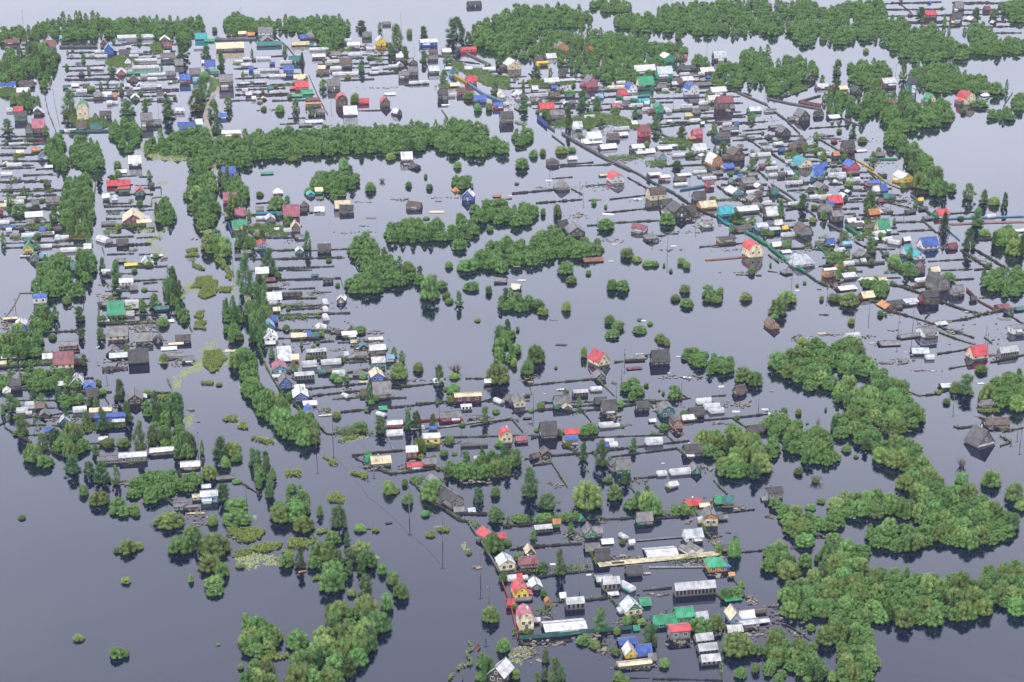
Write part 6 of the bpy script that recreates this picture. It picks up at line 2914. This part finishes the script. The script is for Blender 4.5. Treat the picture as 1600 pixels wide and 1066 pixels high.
SURVEY += r"""
@ 1200 532 4
s 1328 116 112 28 62 rd cr gc=cr * the red gambrel cream-walled hut
k 1510 100 138 30 36 wt gr * the white-roofed glazed building at right
s 955 92 104 14 34 sv gr r=-18
t 1015 122 56 8 20 wt wt r=-15
g 1362 660 165 16 100 sl wt gc=gr d=0.8 r=12 hr=0.62 * the big grey white-gabled A-frame
s 1440 546 150 22 44 br dk r=-15 * the ruined dark roof
s 1374 420 78 22 30 gr gr
s 1130 304 86 14 26 sv dk r=-10
s 48 992 98 46 36 dk gr * the grey block hut among willows
s 770 36 130 8 26 gr dk r=-12
s 1010 30 110 22 8 dk lb
Q 170 1036 40 or
Q 840 118 70 gr
Q 730 142 70 br
Q 660 132 40 dk
Q 1030 192 26 wt
Q 900 92 20 wt
Q 650 18 40 wt
Q 30 460 60 wt
Q 25 318 30 or
Q 860 74 20 wt
Q 1330 270 44 wt
Q 1580 4 4 wt
F bd 8 1060 86 1170 70 1280 50
F bd 7 1130 178 1280 152
F bd 9 1390 140 1480 120 1600 92
F bd 9 1160 540 1190 550 1310 536
F bd 9 1450 600 1520 640 1450 662
F bd 9 1470 572 1600 546
F bd 8 945 348 1030 340 1130 312
F bd 6 880 324 945 348
F bd 8 1200 0 1300 30
F bd 8 1320 480 1400 530 1480 570
F bd 7 1400 20 1350 -20
P 1160 410 70
P 1576 640 80
P 1520 640 30
P 1560 590 50
P 1374 20 60
R 830 350 140 30 60
R 770 560 200 40 80
R 1340 480 60 20
R 760 140 220 30
R 980 190 200 10
R 1420 100 100 30
R 1500 70 100 20
R 1480 560 100 30
R 1200 540 60 10
R 40 450 80 16
R 720 20 120 30
S 680,560 780,540 870,550 780,590 700,590
S 780,345 880,345 930,380 800,380
M 1310,440 1450,430 1440,455 1320,455
d 740 580 110 66
d 1210 800 80 70
K willow 108 104 0.04 in the right-hand thicket below the causeway | 20,125 60,98 150,80 180,10 300,-20 380,0 400,60 380,180 330,285 220,275 100,212
K willow 104 104 0.04 in the right-hand thicket below the causeway | 400,80 405,0 480,-30 570,20 640,110 640,205 520,200 410,195
K willow 90 96 0.05 in the right-hand thicket below the causeway | 340,230 410,215 420,310 345,300
K willow 112 116 0.04 in the right-hand thicket below the causeway | 640,200 720,165 870,260 880,335 700,325 640,270
K willow 116 116 0.04 in the round wood right of centre | 410,310 490,240 630,310 680,350 800,340 900,370 970,430 960,530 860,545 690,535 600,500 480,450 420,380
K willow 104 104 0.04 in the round wood right of centre | 400,470 480,440 540,480 650,510 690,595 640,660 550,655 540,575 410,575
K willow 112 112 0.04 in the curving willow belt at right | 660,630 760,595 870,650 980,690 1045,790 1000,840 1085,870 1085,935 930,940 855,930 850,830 760,745 665,735
K willow 84 84 0.05 in the low willows at lower right centre | 0,480 120,475 225,505 215,560 100,575 0,570
K willow 104 104 0.05 in the low willows at lower right centre | 75,590 220,565 340,535 390,600 420,660 425,760 300,750 205,740 190,690 90,690
K willow 80 80 0.05 in the low willows at lower right centre | 0,640 65,635 55,710 0,720
w 100 466 46 64
w 190 466 42 54
w 60 142 76 46
w 490 700 62 56
w 190 840 62 62
w 1210 900 84 96
w 1390 920 134 116
w 1540 1010 112 140
w 1582 1066 84 84
b 1230 348 160 146
w 1170 330 80 90
K willow 104 108 0.1 at the right edge near the A-frame | 1370,270 1450,215 1600,215 1600,395 1490,395 1370,370
w 1332 366 42 76
w 1332 206 84 66
w 360 440 18 30
w 550 736 34 26
w 330 1020 60 40
w 440 740 40 40
d 300 900 110 50
w 295 890 40 36
w 1060 335 50 32
w 1115 400 50 50
d 312 560 36 90
w 245 524 20 16
w 265 1064 70 50
@ 1200 800 4
K willow 116 110 0.03 in the great willow wood at lower right | 380,0 380,-70 540,-130 700,-110 880,-90 940,-140 1080,-145 1300,-115 1440,-35 1500,0 1590,70 1590,110 1480,140 1440,175 1300,180 1180,200 1060,180 1040,90 830,30 740,5
K willow 108 104 0.03 in the great willow wood at lower right | 600,150 640,110 750,60 860,100 1050,80 1060,180 860,215 720,215 640,185
K willow 112 108 0.04 left of the great willow wood | 60,20 0,-60 60,-70 200,10 300,0 315,100 280,130 190,130 120,125
K willow 100 100 0.04 left of the great willow wood | 315,50 380,0 440,-10 455,90 320,105
K willow 112 108 0.04 in the lower right wood | 350,260 380,200 500,190 640,225 655,310 560,330 570,400 360,330
K willow 120 120 0.04 in the lower right wood | 70,490 220,395 340,330 540,295 570,390 640,370 800,375 940,365 1040,435 1200,395 1390,470 1395,560 1330,655 1200,660 1100,640 1090,700 900,690 830,690 800,650 640,665 600,560 480,610 350,650 110,645
K willow 124 130 0.04 in the lower right wood | 1310,350 1450,335 1600,320 1600,600 1480,605 1450,570 1390,570
K willow 112 108 0.0 in the long straight willow row at the bottom right | 400,640 480,560 600,550 615,680 645,850 655,960 625,1070 440,1070 470,900 410,760
w 230 225 120 100
w 410 205 106 80
K willow 112 104 0.04 by the debris at the lower right plots | 0,215 110,210 130,290 60,330 0,390
w 120 420 160 120
w 155 328 42 72
w 230 350 94 106
w 305 310 36 66
w 350 664 74 96
w 365 838 136 140
w 268 746 54 54
K willow 112 108 0.1 in the bushes right of the white boxes | 0,760 120,770 145,890 60,910 0,915
K willow 112 108 0.1 in the bushes right of the white boxes | 100,900 250,850 290,910 365,930 355,1035 230,1040 120,990
K willow 108 104 0.1 in the bushes right of the white boxes | 0,925 100,935 105,1045 0,1060
w 190 876 86 110
w 400 1062 62 80
w 280 860 60 60
w 640 110 40 50
w 245 1064 60 40
Q 160 226 50 dk
Q 540 40 20 wt
R 60 650 160 160 90
R 200 740 160 110 40
R 760 222 240 26 60
R 320 150 80 30
R 1480 140 60 16
R 30 30 60 20
F bd 8 0 592 60 600
F bd 8 110 700 200 760 270 810
F bd 6 560 260 620 300
S 620,195 860,205 840,225 660,220
"""
SURVEY += r"""
@ 0 800 4
w 1070 104 184 106
w 1130 266 144 128
w 1200 176 112 106
b 1245 250 96 130
w 1345 280 200 150
w 1320 380 150 120
w 1390 410 90 110
w 1340 480 112 90
w 1345 526 108 80
w 800 264 112 96
w 870 234 66 56
w 733 258 44 42
w 790 450 62 54
w 137 48 50 38
w 493 808 72 52
w 735 920 96 86
w 786 908 50 70
w 1195 440 36 66
w 1535 670 46 48
w 1500 354 60 46
w 1485 90 184 96
w 1330 86 66 90
w 708 18 50 50
w 780 26 100 70
w 850 28 60 60
w 1362 838 30 18
w 1505 986 40 46
K willow 112 108 0.05 at the lower left bend of the channel | 1515,690 1600,680 1600,905 1525,895
K willow 112 108 0.05 at the very bottom left of the channel | 1510,1030 1580,920 1600,920 1600,1064 1520,1064
M 1420,110 1600,100 1600,170 1540,205 1430,150
M 1460,260 1600,215 1600,250 1480,285
D 1450,285 1600,245 1600,370 1540,340
D 1580,20 1600,20 1600,60 1575,60
R 1410,150 0 0 0
R 1250 70 90 40 40
R 1440 150 80 40
R 1230 20 160 60
W cr 8 1170 12 1280 10
@ 400 800 4
w 160 70 140 140
w 240 60 150 150
w 300 130 140 110
b 520 110 130 160
w 650 126 84 62
b 400 30 60 80
K willow 150 150 0.25 in the big clump left of the channel | 355,270 430,150 520,120 640,150 705,230 705,380 640,415 540,400 400,400 350,340
w 480 506 166 160
b 690 536 136 156
w 790 392 66 92
w 855 458 82 104
w 910 546 98 116
w 820 616 78 146
w 460 646 62 96
b 280 360 92 160
w 190 350 90 100
K willow 150 150 0.2 in the great clump at the bottom left of the channel | 395,750 480,600 600,590 680,535 770,640 775,745 700,840 690,910 590,1010 560,1066 215,1066 240,900 330,790
w 255 860 150 130
K willow 120 116 0.05 at the very bottom left of the channel | 0,940 90,950 150,1040 150,1066 0,1066
K willow 112 108 0.05 at the lower left bend of the channel | 0,690 90,680 140,760 145,860 40,890 0,895
w 1470 698 104 116
w 1545 880 84 110
w 1450 1064 100 180
w 1330 264 40 26
w 600 530 60 60
w 1480 260 130 140
w 1550 436 68 68
b 1500 60 140 100
w 1060 30 60 50
M 0,205 165,192 150,225 60,255 0,255
M 200,190 330,190 325,230 210,225
M 20,915 200,870 205,895 120,930 50,945
M 150,250 220,240 240,330 180,350
M 390,110 450,110 450,140 390,135
M 0,90 60,110 40,170 0,170
M 730,100 790,110 780,130 730,130
M 1130,105 1210,105 1200,130 1140,130
M 1260,980 1330,930 1350,820 1360,840 1340,960 1220,1060 1200,1060
M 1060,130 1120,120 1110,170 1060,160
M 340,150 370,150 365,210 340,200
M 740,750 775,740 770,800 740,800
M 350,400 400,400 390,430 350,430
M 210,160 330,185 320,200 220,190
D 0,255 120,270 185,310 180,335 100,335 0,320
D 0,330 30,335 25,360 0,360
D 710,260 770,275 760,300 710,295
D 780,640 800,650 800,690 775,710
D 700,325 760,310 770,320 710,335
D 1280,190 1310,190 1330,270 1310,250
P 958 40 110
P 1168 190 170
P 1402 400 150
P 1290 1050 100
P 1436 790 60
O 292 376 40 or 20
O 830 72 36 dk 20
O 1385 850 76 rs 75
Q 700 106 40 dk
R 120 300 160 60 40
R 1380 350 60 30
R 1160 90 80 20
F gr 18 1338 86 1400 180 1440 240 1520 380
F bd 12 1190 0 1260 44 1330 60
@ 700 800 4.007
g 272 192 92 42 56 rd gn d=1.3 r=24 * the red-roofed green house
s 338 190 44 34 28 rd rd
g 372 368 112 46 58 sv cr d=1.1 r=4 * the silver-roofed cream house
g 518 280 60 28 46 cr br
s 505 354 112 34 44 mr pk
m 462 552 100 52 56 rd ye * the bright yellow red-roofed gambrel
s 468 560 108 12 18 gr wt
m 492 742 106 88 62 pk cr d=1.15 * the two-storey plum-roofed cream house
s 396 600 40 30 60 rd rd
g 555 490 74 26 40 wt gr
t 402 436 60 10 24 wt wt
s 446 424 32 14 24 rd pk
t 486 428 34 8 18 wt wt
g 625 590 28 34 26 or or
k 800 612 122 42 42 wt gr * the glazed greenhouse behind metal fencing
s 740 758 270 22 48 wt gr * the long ruined white shed
g 300 1080 128 62 96 wt dk d=1.25 r=-38 hr=0.5 * the bottom-edge white-roofed dark house
k 600 128 120 24 28 wt gr
s 682 98 44 32 26 or gn * the tiny orange-roofed green cabin
g 892 165 74 34 56 gr gn
s 930 160 74 34 40 gr br
s 560 698 26 20 18 wt wt
s 720 545 30 18 24 wt wt
Q 655 330 36 wt
Q 880 395 40 wt
g 840 62 40 10 44 gn gr
s 70 0 60 6 30 gr gr
s 150 4 40 10 20 sv wt
F rd 20 340 446 372 530 400 620 436 800
F tg 26 450 800 700 780 900 758 1150 735
F bd 14 440 830 620 822 780 806
F bd 14 345 94 500 82 660 72
F bd 12 690 64 830 56
F bd 14 390 238 560 218 700 208 840 200
F bd 14 370 394 520 386
F bd 12 560 416 700 390 915 370
F bd 10 660 570 740 560
F bd 12 860 556 1000 540
F bd 12 0 0 60 50 130 66
F bd 14 860 200 900 270 930 340
F bd 14 100 12 200 16 330 14
F gr 16 240 250 290 320 320 372
P 824 500 228
P 654 660 40
P 92 1040 90
P 258 560 100
R 500 880 160 100 120
R 640 820 200 30 60
R 780 150 140 80 50
R 880 780 160 60
R 470 740 100 40
R 1060 690 60 20
R 960 60 80 20
R 660 590 40 30
R 620 700 60 80
R 980 290 80 30
S 130,70 190,50 200,90 150,110
S 340,190 400,190 400,215 340,210
S 545,600 650,590 650,640 560,650
S 350,40 800,15 820,40 360,66
S 500,370 660,350 760,340 910,330 910,350 660,375 500,385
S 430,750 520,745 520,770 440,770
S 790,790 900,780 890,830 800,830
S 1000,860 1060,850 1050,920 1000,900
S 400,740 440,740 440,780 410,780
D 380,890 470,840 560,850 500,900 460,960 400,930
b 345 444 68 82
b 700 406 92 190
b 590 386 130 66
w 270 690 106 112
w 345 880 84 112
K birch 150 150 0.4 in the round clump at the bottom centre | 460,1070 480,1030 560,970 700,945 800,1000 815,1070
b 612 950 66 100
b 955 766 140 180
w 425 1050 52 90
w 255 196 110 80
w 290 250 120 90
w 845 836 92 60
w 440 306 64 60
w 370 215 60 44
b 535 180 60 70
b 300 80 110 90
w 740 60 100 60
w 600 70 110 60
w 450 70 90 66
b 800 60 70 70
w 500 770 50 50
w 920 860 80 60
w 600 530 40 60
w 420 610 40 50
w 800 470 4 4
w 220 980 90 110
w 200 1060 60 80
b 770 140 60 80
w 130 270 36 30
@ 900 800 4.007
m 845 92 100 52 62 gr cr gc=or d=1.3 r=-8 * the orange-balconied cream house
s 435 80 96 30 54 gr gn * the grey-roofed hut with green trim
s 742 190 116 36 54 sv wt
v 722 268 62 16 62 gr wt r=22
v 778 262 68 20 76 gr wt r=24
v 318 172 44 10 48 wt wt r=22
s 200 204 70 10 28 wt gr
s 350 212 30 26 16 wt wt
s 170 318 90 26 72 dk br * the dark flat-roofed sauna
s 108 252 90 14 44 gr br
s 545 284 200 8 46 wt wt * the floating white sheet roof
s 370 402 96 22 48 dk gr
O 444 388 34 wt 10
h 888 378 128 42 60 gn or * the green-roofed orange log hut
s 945 372 36 30 10 bl bl
k 225 490 114 44 46 wt gr * the white glazed greenhouse pair
s 182 450 98 20 30 wt tg
v 356 500 70 16 84 wt tq r=25
k 750 524 276 46 48 wt gr * the long glazed greenhouse
g 365 650 122 40 74 sv cr gc=gn d=1.0 r=6 * the cream house with green gable
s 436 590 66 12 40 gn gn
s 236 526 60 8 20 wt gr
s 566 724 142 28 54 gn gn
s 684 706 112 58 58 gn gn * the bright green building
s 790 684 78 12 52 sv gr
s 655 800 132 62 36 rd gr * the rusty-roofed grey block cabin
s 430 908 96 18 62 bl wt
g 345 920 80 36 62 wt ye d=1.2 * the blue and white patched cabin
s 330 838 110 14 36 bl wt
s 372 976 216 24 20 cr gr
s 480 940 44 24 40 gr wt
k 810 820 120 18 46 wt gr
k 832 884 130 20 46 wt gr
k 848 958 130 26 46 wt gr * the nearest white glass box
g 1000 702 78 40 70 cr lb d=1.6 * the cream-roofed pale blue house
s 1075 690 92 28 50 wt rd
s 1092 726 124 28 26 sv wt
s 1000 760 92 14 42 wt mr
s 976 414 30 22 16 or gn
s 1180 700 60 14 20 wt gr
f 988 560 110 6 60 gn gn
s 1160 640 70 14 16 br gr
s 940 250 60 14 30 gr br
s 925 50 50 14 20 gr wt
s 380 740 30 8 24 gn or
s 1010 700 4 4 4 gr gr
W cr 30 140 336 300 318 520 298 890 262
W gr 10 340 186 500 172 670 158
F bl 16 225 330 302 326
F bd 12 60 210 90 270 130 340
F bd 10 110 400 160 470 190 510
F lb 12 310 380 420 372
F wt 8 460 352 600 350 820 348
F bd 9 420 494 520 486 600 476
F bd 10 205 530 250 590 300 640
F gn 12 200 520 240 570 280 610
F bd 10 880 520 910 550
F bd 10 990 430 1040 500 1070 550
F bd 8 1020 256 1180 242
F gn 24 480 724 720 712
F bd 8 480 1046 700 1050 920 1056
F bd 7 340 1040 460 1042
F bd 10 780 80 850 180 890 260
F bd 12 0 50 180 48 380 40
F bd 12 480 44 640 34
F bd 10 240 980 470 990
F bd 8 920 10 1120 -14
F bd 7 590 350 660 340
F bd 8 900 900 915 1050
F bd 12 330 350 325 400
P 390 660 90
P 1190 640 60
R 640 820 160 60 50
R 1150 760 140 80 70
R 500 660 80 40 30
R 270 690 60 40 30
R 700 330 240 30 40
R 880 180 100 100 40
R 180 870 120 80
R 1000 720 160 60
R 920 760 100 40
R 960 610 100 20
R 300 290 200 24
R 840 280 160 30
R 350 970 200 40
R 640 640 140 30
R 860 400 80 30
R 700 60 60 30
R 500 520 140 14
R 1100 560 80 60
S 300,660 440,650 440,700 310,710
S 520,0 780,-10 770,20 540,30
S 280,175 320,175 310,200 270,200
S 560,300 820,285 810,310 580,320
w 990 290 84 160
b 993 275 70 130
w 890 262 48 96
b 462 870 156 170
w 785 768 136 120
w 880 744 96 120
w 1005 910 196 180
w 935 550 70 100
w 1000 540 100 80
w 1035 476 42 54
w 552 976 68 74
w 320 708 66 70
w 410 710 60 50
w 1030 1046 84 90
w 1125 1010 58 86
w 268 1066 74 86
w 660 20 120 50
w 420 470 4 4
w 310 1070 60 40
w 250 900 60 50
w 255 770 50 60
w 290 205 40 40
w 60 160 60 40
w 1130 900 90 90
w 20 700 4 4
"""
# ------------------------------------------------------------------ build everything in the survey
OFF = (0, 0, 4)
make_water()
road([(330, 118), (336, 128), (340, 140), (333, 152), (325, 165), (320, 182), (326, 200), (332, 225), (334, 250), (334, 268)], 7)
road([(384, 455), (389, 475), (386, 492)], 10)
road([(72, 128), (76, 138)], 6)
LAST = []
for line in SURVEY.split('\n'):
    if not line.strip(): continue
    t = line.replace('|', ' | ').split()
    k = t[0]
    X = lambda v: OFF[0] + float(v)/OFF[2]
    Y = lambda v: OFF[1] + float(v)/OFF[2]
    if k == '@':
        OFF = (float(t[1]), float(t[2]), float(t[3]))
    elif k in ('g', 's', 'm', 'n', 'f', 'h', 't', 'v', 'k'):
        if float(t[3]) > 8: building(t, OFF)
    elif k in ('w', 'b', 'c', 'd'):
        w, h = float(t[3])/OFF[2], float(t[4])/OFF[2]
        if w < 2.6: continue
        kd = {'w': 'bush', 'b': 'birch', 'c': 'spruce', 'd': 'dry'}[k]
        if k == 'w' and w > 22: kd = 'willow'
        tree_spec(kd, {'bush': 'willow_bush', 'willow': 'willow_tree', 'birch': 'birch_tree', 'spruce': 'spruce_tree', 'dry': 'bare_bush'}[kd],
                  X(t[1]), Y(t[2]), w, h)
    elif k == 'F':
        v = t[3:]
        fence(t[1], float(t[2])/OFF[2], [(X(v[i]), Y(v[i+1])) for i in range(0, len(v), 2)])
    elif k == 'W':
        v = t[3:]
        walkway(t[1], float(t[2])/OFF[2], [(X(v[i]), Y(v[i+1])) for i in range(0, len(v), 2)])
    elif k == 'P':
        if float(t[3]) > 9: pole(X(t[1]), Y(t[2]), float(t[3])/OFF[2])
    elif k == 'O':
        boat(X(t[1]), Y(t[2]), float(t[3])/OFF[2], t[4], float(t[5]))
    elif k == 'Q':
        if float(t[3]) > 8: raft(X(t[1]), Y(t[2]), float(t[3])/OFF[2], t[4])
    elif k == 'R':
        if ',' in t[1]: continue
        w = float(t[3])/OFF[2]
        h = float(t[4])/OFF[2]
        n = int(float(t[5])) if len(t) > 5 else int(18 + w*h*0.12/max(.3, ppm(X(t[1]), Y(t[2]))/5))
        debris(X(t[1]), Y(t[2]), w, min(n, 160), h)
    elif k in ('S', 'M', 'D'):
        poly = [(X(p.split(',')[0]), Y(p.split(',')[1])) for p in t[1:]]
        if k == 'S': scatter(SCRUB, poly, 2.6, 'scrub')
        elif k == 'M': scatter(MARSH, poly, 8, 'marsh')
        else: scatter(DUCK, poly, 9, 'duck')
    elif k == 'K':
        i = t.index('|')
        poly = [(X(p.split(',')[0]), Y(p.split(',')[1])) for p in t[i+1:]]
        fill(t[1], t[1] + '_tree', float(t[2])/OFF[2], float(t[3])/OFF[2], poly, ' '.join(t[5:i]), float(t[4]))
PLOTS = (([(98,74),(280,68),(285,165),(100,165)], 8.5, 8, 16, 12), ([(365,85),(470,85),(500,160),(365,160)], 8.5, 5, 7, 5),
         ([(480,70),(640,75),(660,120),(500,120)], 7, 4, 10, 6), ([(0,215),(68,215),(100,330),(100,380),(0,380)], 11, 4, 13, 14),
         ([(165,270),(240,275),(255,530),(160,530)], 13, 2, 8, 12), ([(370,330),(470,330),(520,560),(405,520)], 16, 2, 8, 10),
         ([(870,95),(1150,120),(1180,200),(1000,190),(860,150)], 8, 6, 18, 14), ([(985,195),(1180,190),(1320,330),(1180,330)], 8, 8, 20, 18),
         ([(1190,200),(1330,215),(1430,330),(1330,350),(1240,290)], 9, 5, 14, 14), ([(1200,340),(1400,350),(1480,470),(1330,440)], 11, 3, 10, 14),
         ([(700,85),(860,130),(940,190),(860,190),(720,110)], 8, 3, 13, 14), ([(0,560),(150,560),(170,700),(20,690)], 15, 1, 7, 12),
         ([(480,520),(620,540),(640,640),(520,640)], 30, 0, 5, 8), ([(640,600),(1060,600),(1060,740),(660,740)], 60, 0, 5, 12),
         ([(1330,2),(1600,2),(1600,60),(1400,40)], 9, 0, 12, 6), ([(0,60),(60,60),(60,140),(0,140)], 12, 0, 7, 0))
for p_ in PLOTS: plots(*p_)
build_fences()
plant_trees()
finish_stuff()
# a few of the sagging wires one can make out in the photograph
for (ax, ay, ah), (bx, by, bh) in (((520, 682, 35), (574.5, 739.5, 40)), ((574.5, 739.5, 40), (639, 798, 40)), ((639, 798, 40), (692, 847, 42))):
    p, q = G(ax, ay), G(bx, by)
    wire(Vector((p[0], p[1], ah/scales(ax, ay)[1]-0.4)), Vector((q[0], q[1], bh/scales(bx, by)[1]-0.4)), (ax+bx)/2, (ay+by)/2-36)
make_haze(0.00003)

# ------------------------------------------------------------------ labels that single each thing out
ORD = ['nearest', 'second', 'third', 'fourth', 'fifth', 'sixth', 'seventh', 'eighth', 'ninth', 'tenth', 'eleventh', 'twelfth', 'thirteenth', 'fourteenth', 'fifteenth', 'sixteenth', 'seventeenth', 'eighteenth', 'nineteenth', 'twentieth'] + ['twenty-' + w for w in 'first second third fourth fifth sixth seventh eighth ninth'.split()]
REFS = [t for t in THINGS if t['ref']]
bkt = {}
for t in THINGS:
    o = t['o']
    o['category'], o['group'] = t['cat'], t['group']
    if t['label']:
        o['label'] = t['label']
        continue
    best = min((r for r in REFS if r is not t), key=lambda r: math.hypot(r['px']-t['px'], 1.5*(r['py']-t['py'])))
    dx, dy = t['px']-best['px'], t['py']-best['py']
    d = ('left of' if dx < 0 else 'right of') if abs(dx) > 1.2*abs(dy) else ('behind' if dy < 0 else 'in front of')
    bkt.setdefault((t['desc'], d, best['ref']), []).append((math.hypot(dx, dy), id(t), t))
for (desc, d, ref), L in bkt.items():
    L.sort()
    for i, (_, _, t) in enumerate(L):
        pre = '' if len(L) == 1 else (ORD[i] if i < len(ORD) else ORD[-1]) + ' '
        lab = f"{pre}{desc} {d} {ref}"
        if len(lab.split()) > 16: lab = f"{pre}{desc.replace('gambrel ', '').replace('hipped ', '')} {d} {ref}"
        t['o']['label'] = lab
GN = {}
for t in THINGS: GN[t['group']] = GN.get(t['group'], 0) + 1
for t in THINGS:
    if GN[t['group']] < 2: del t['o']['group']
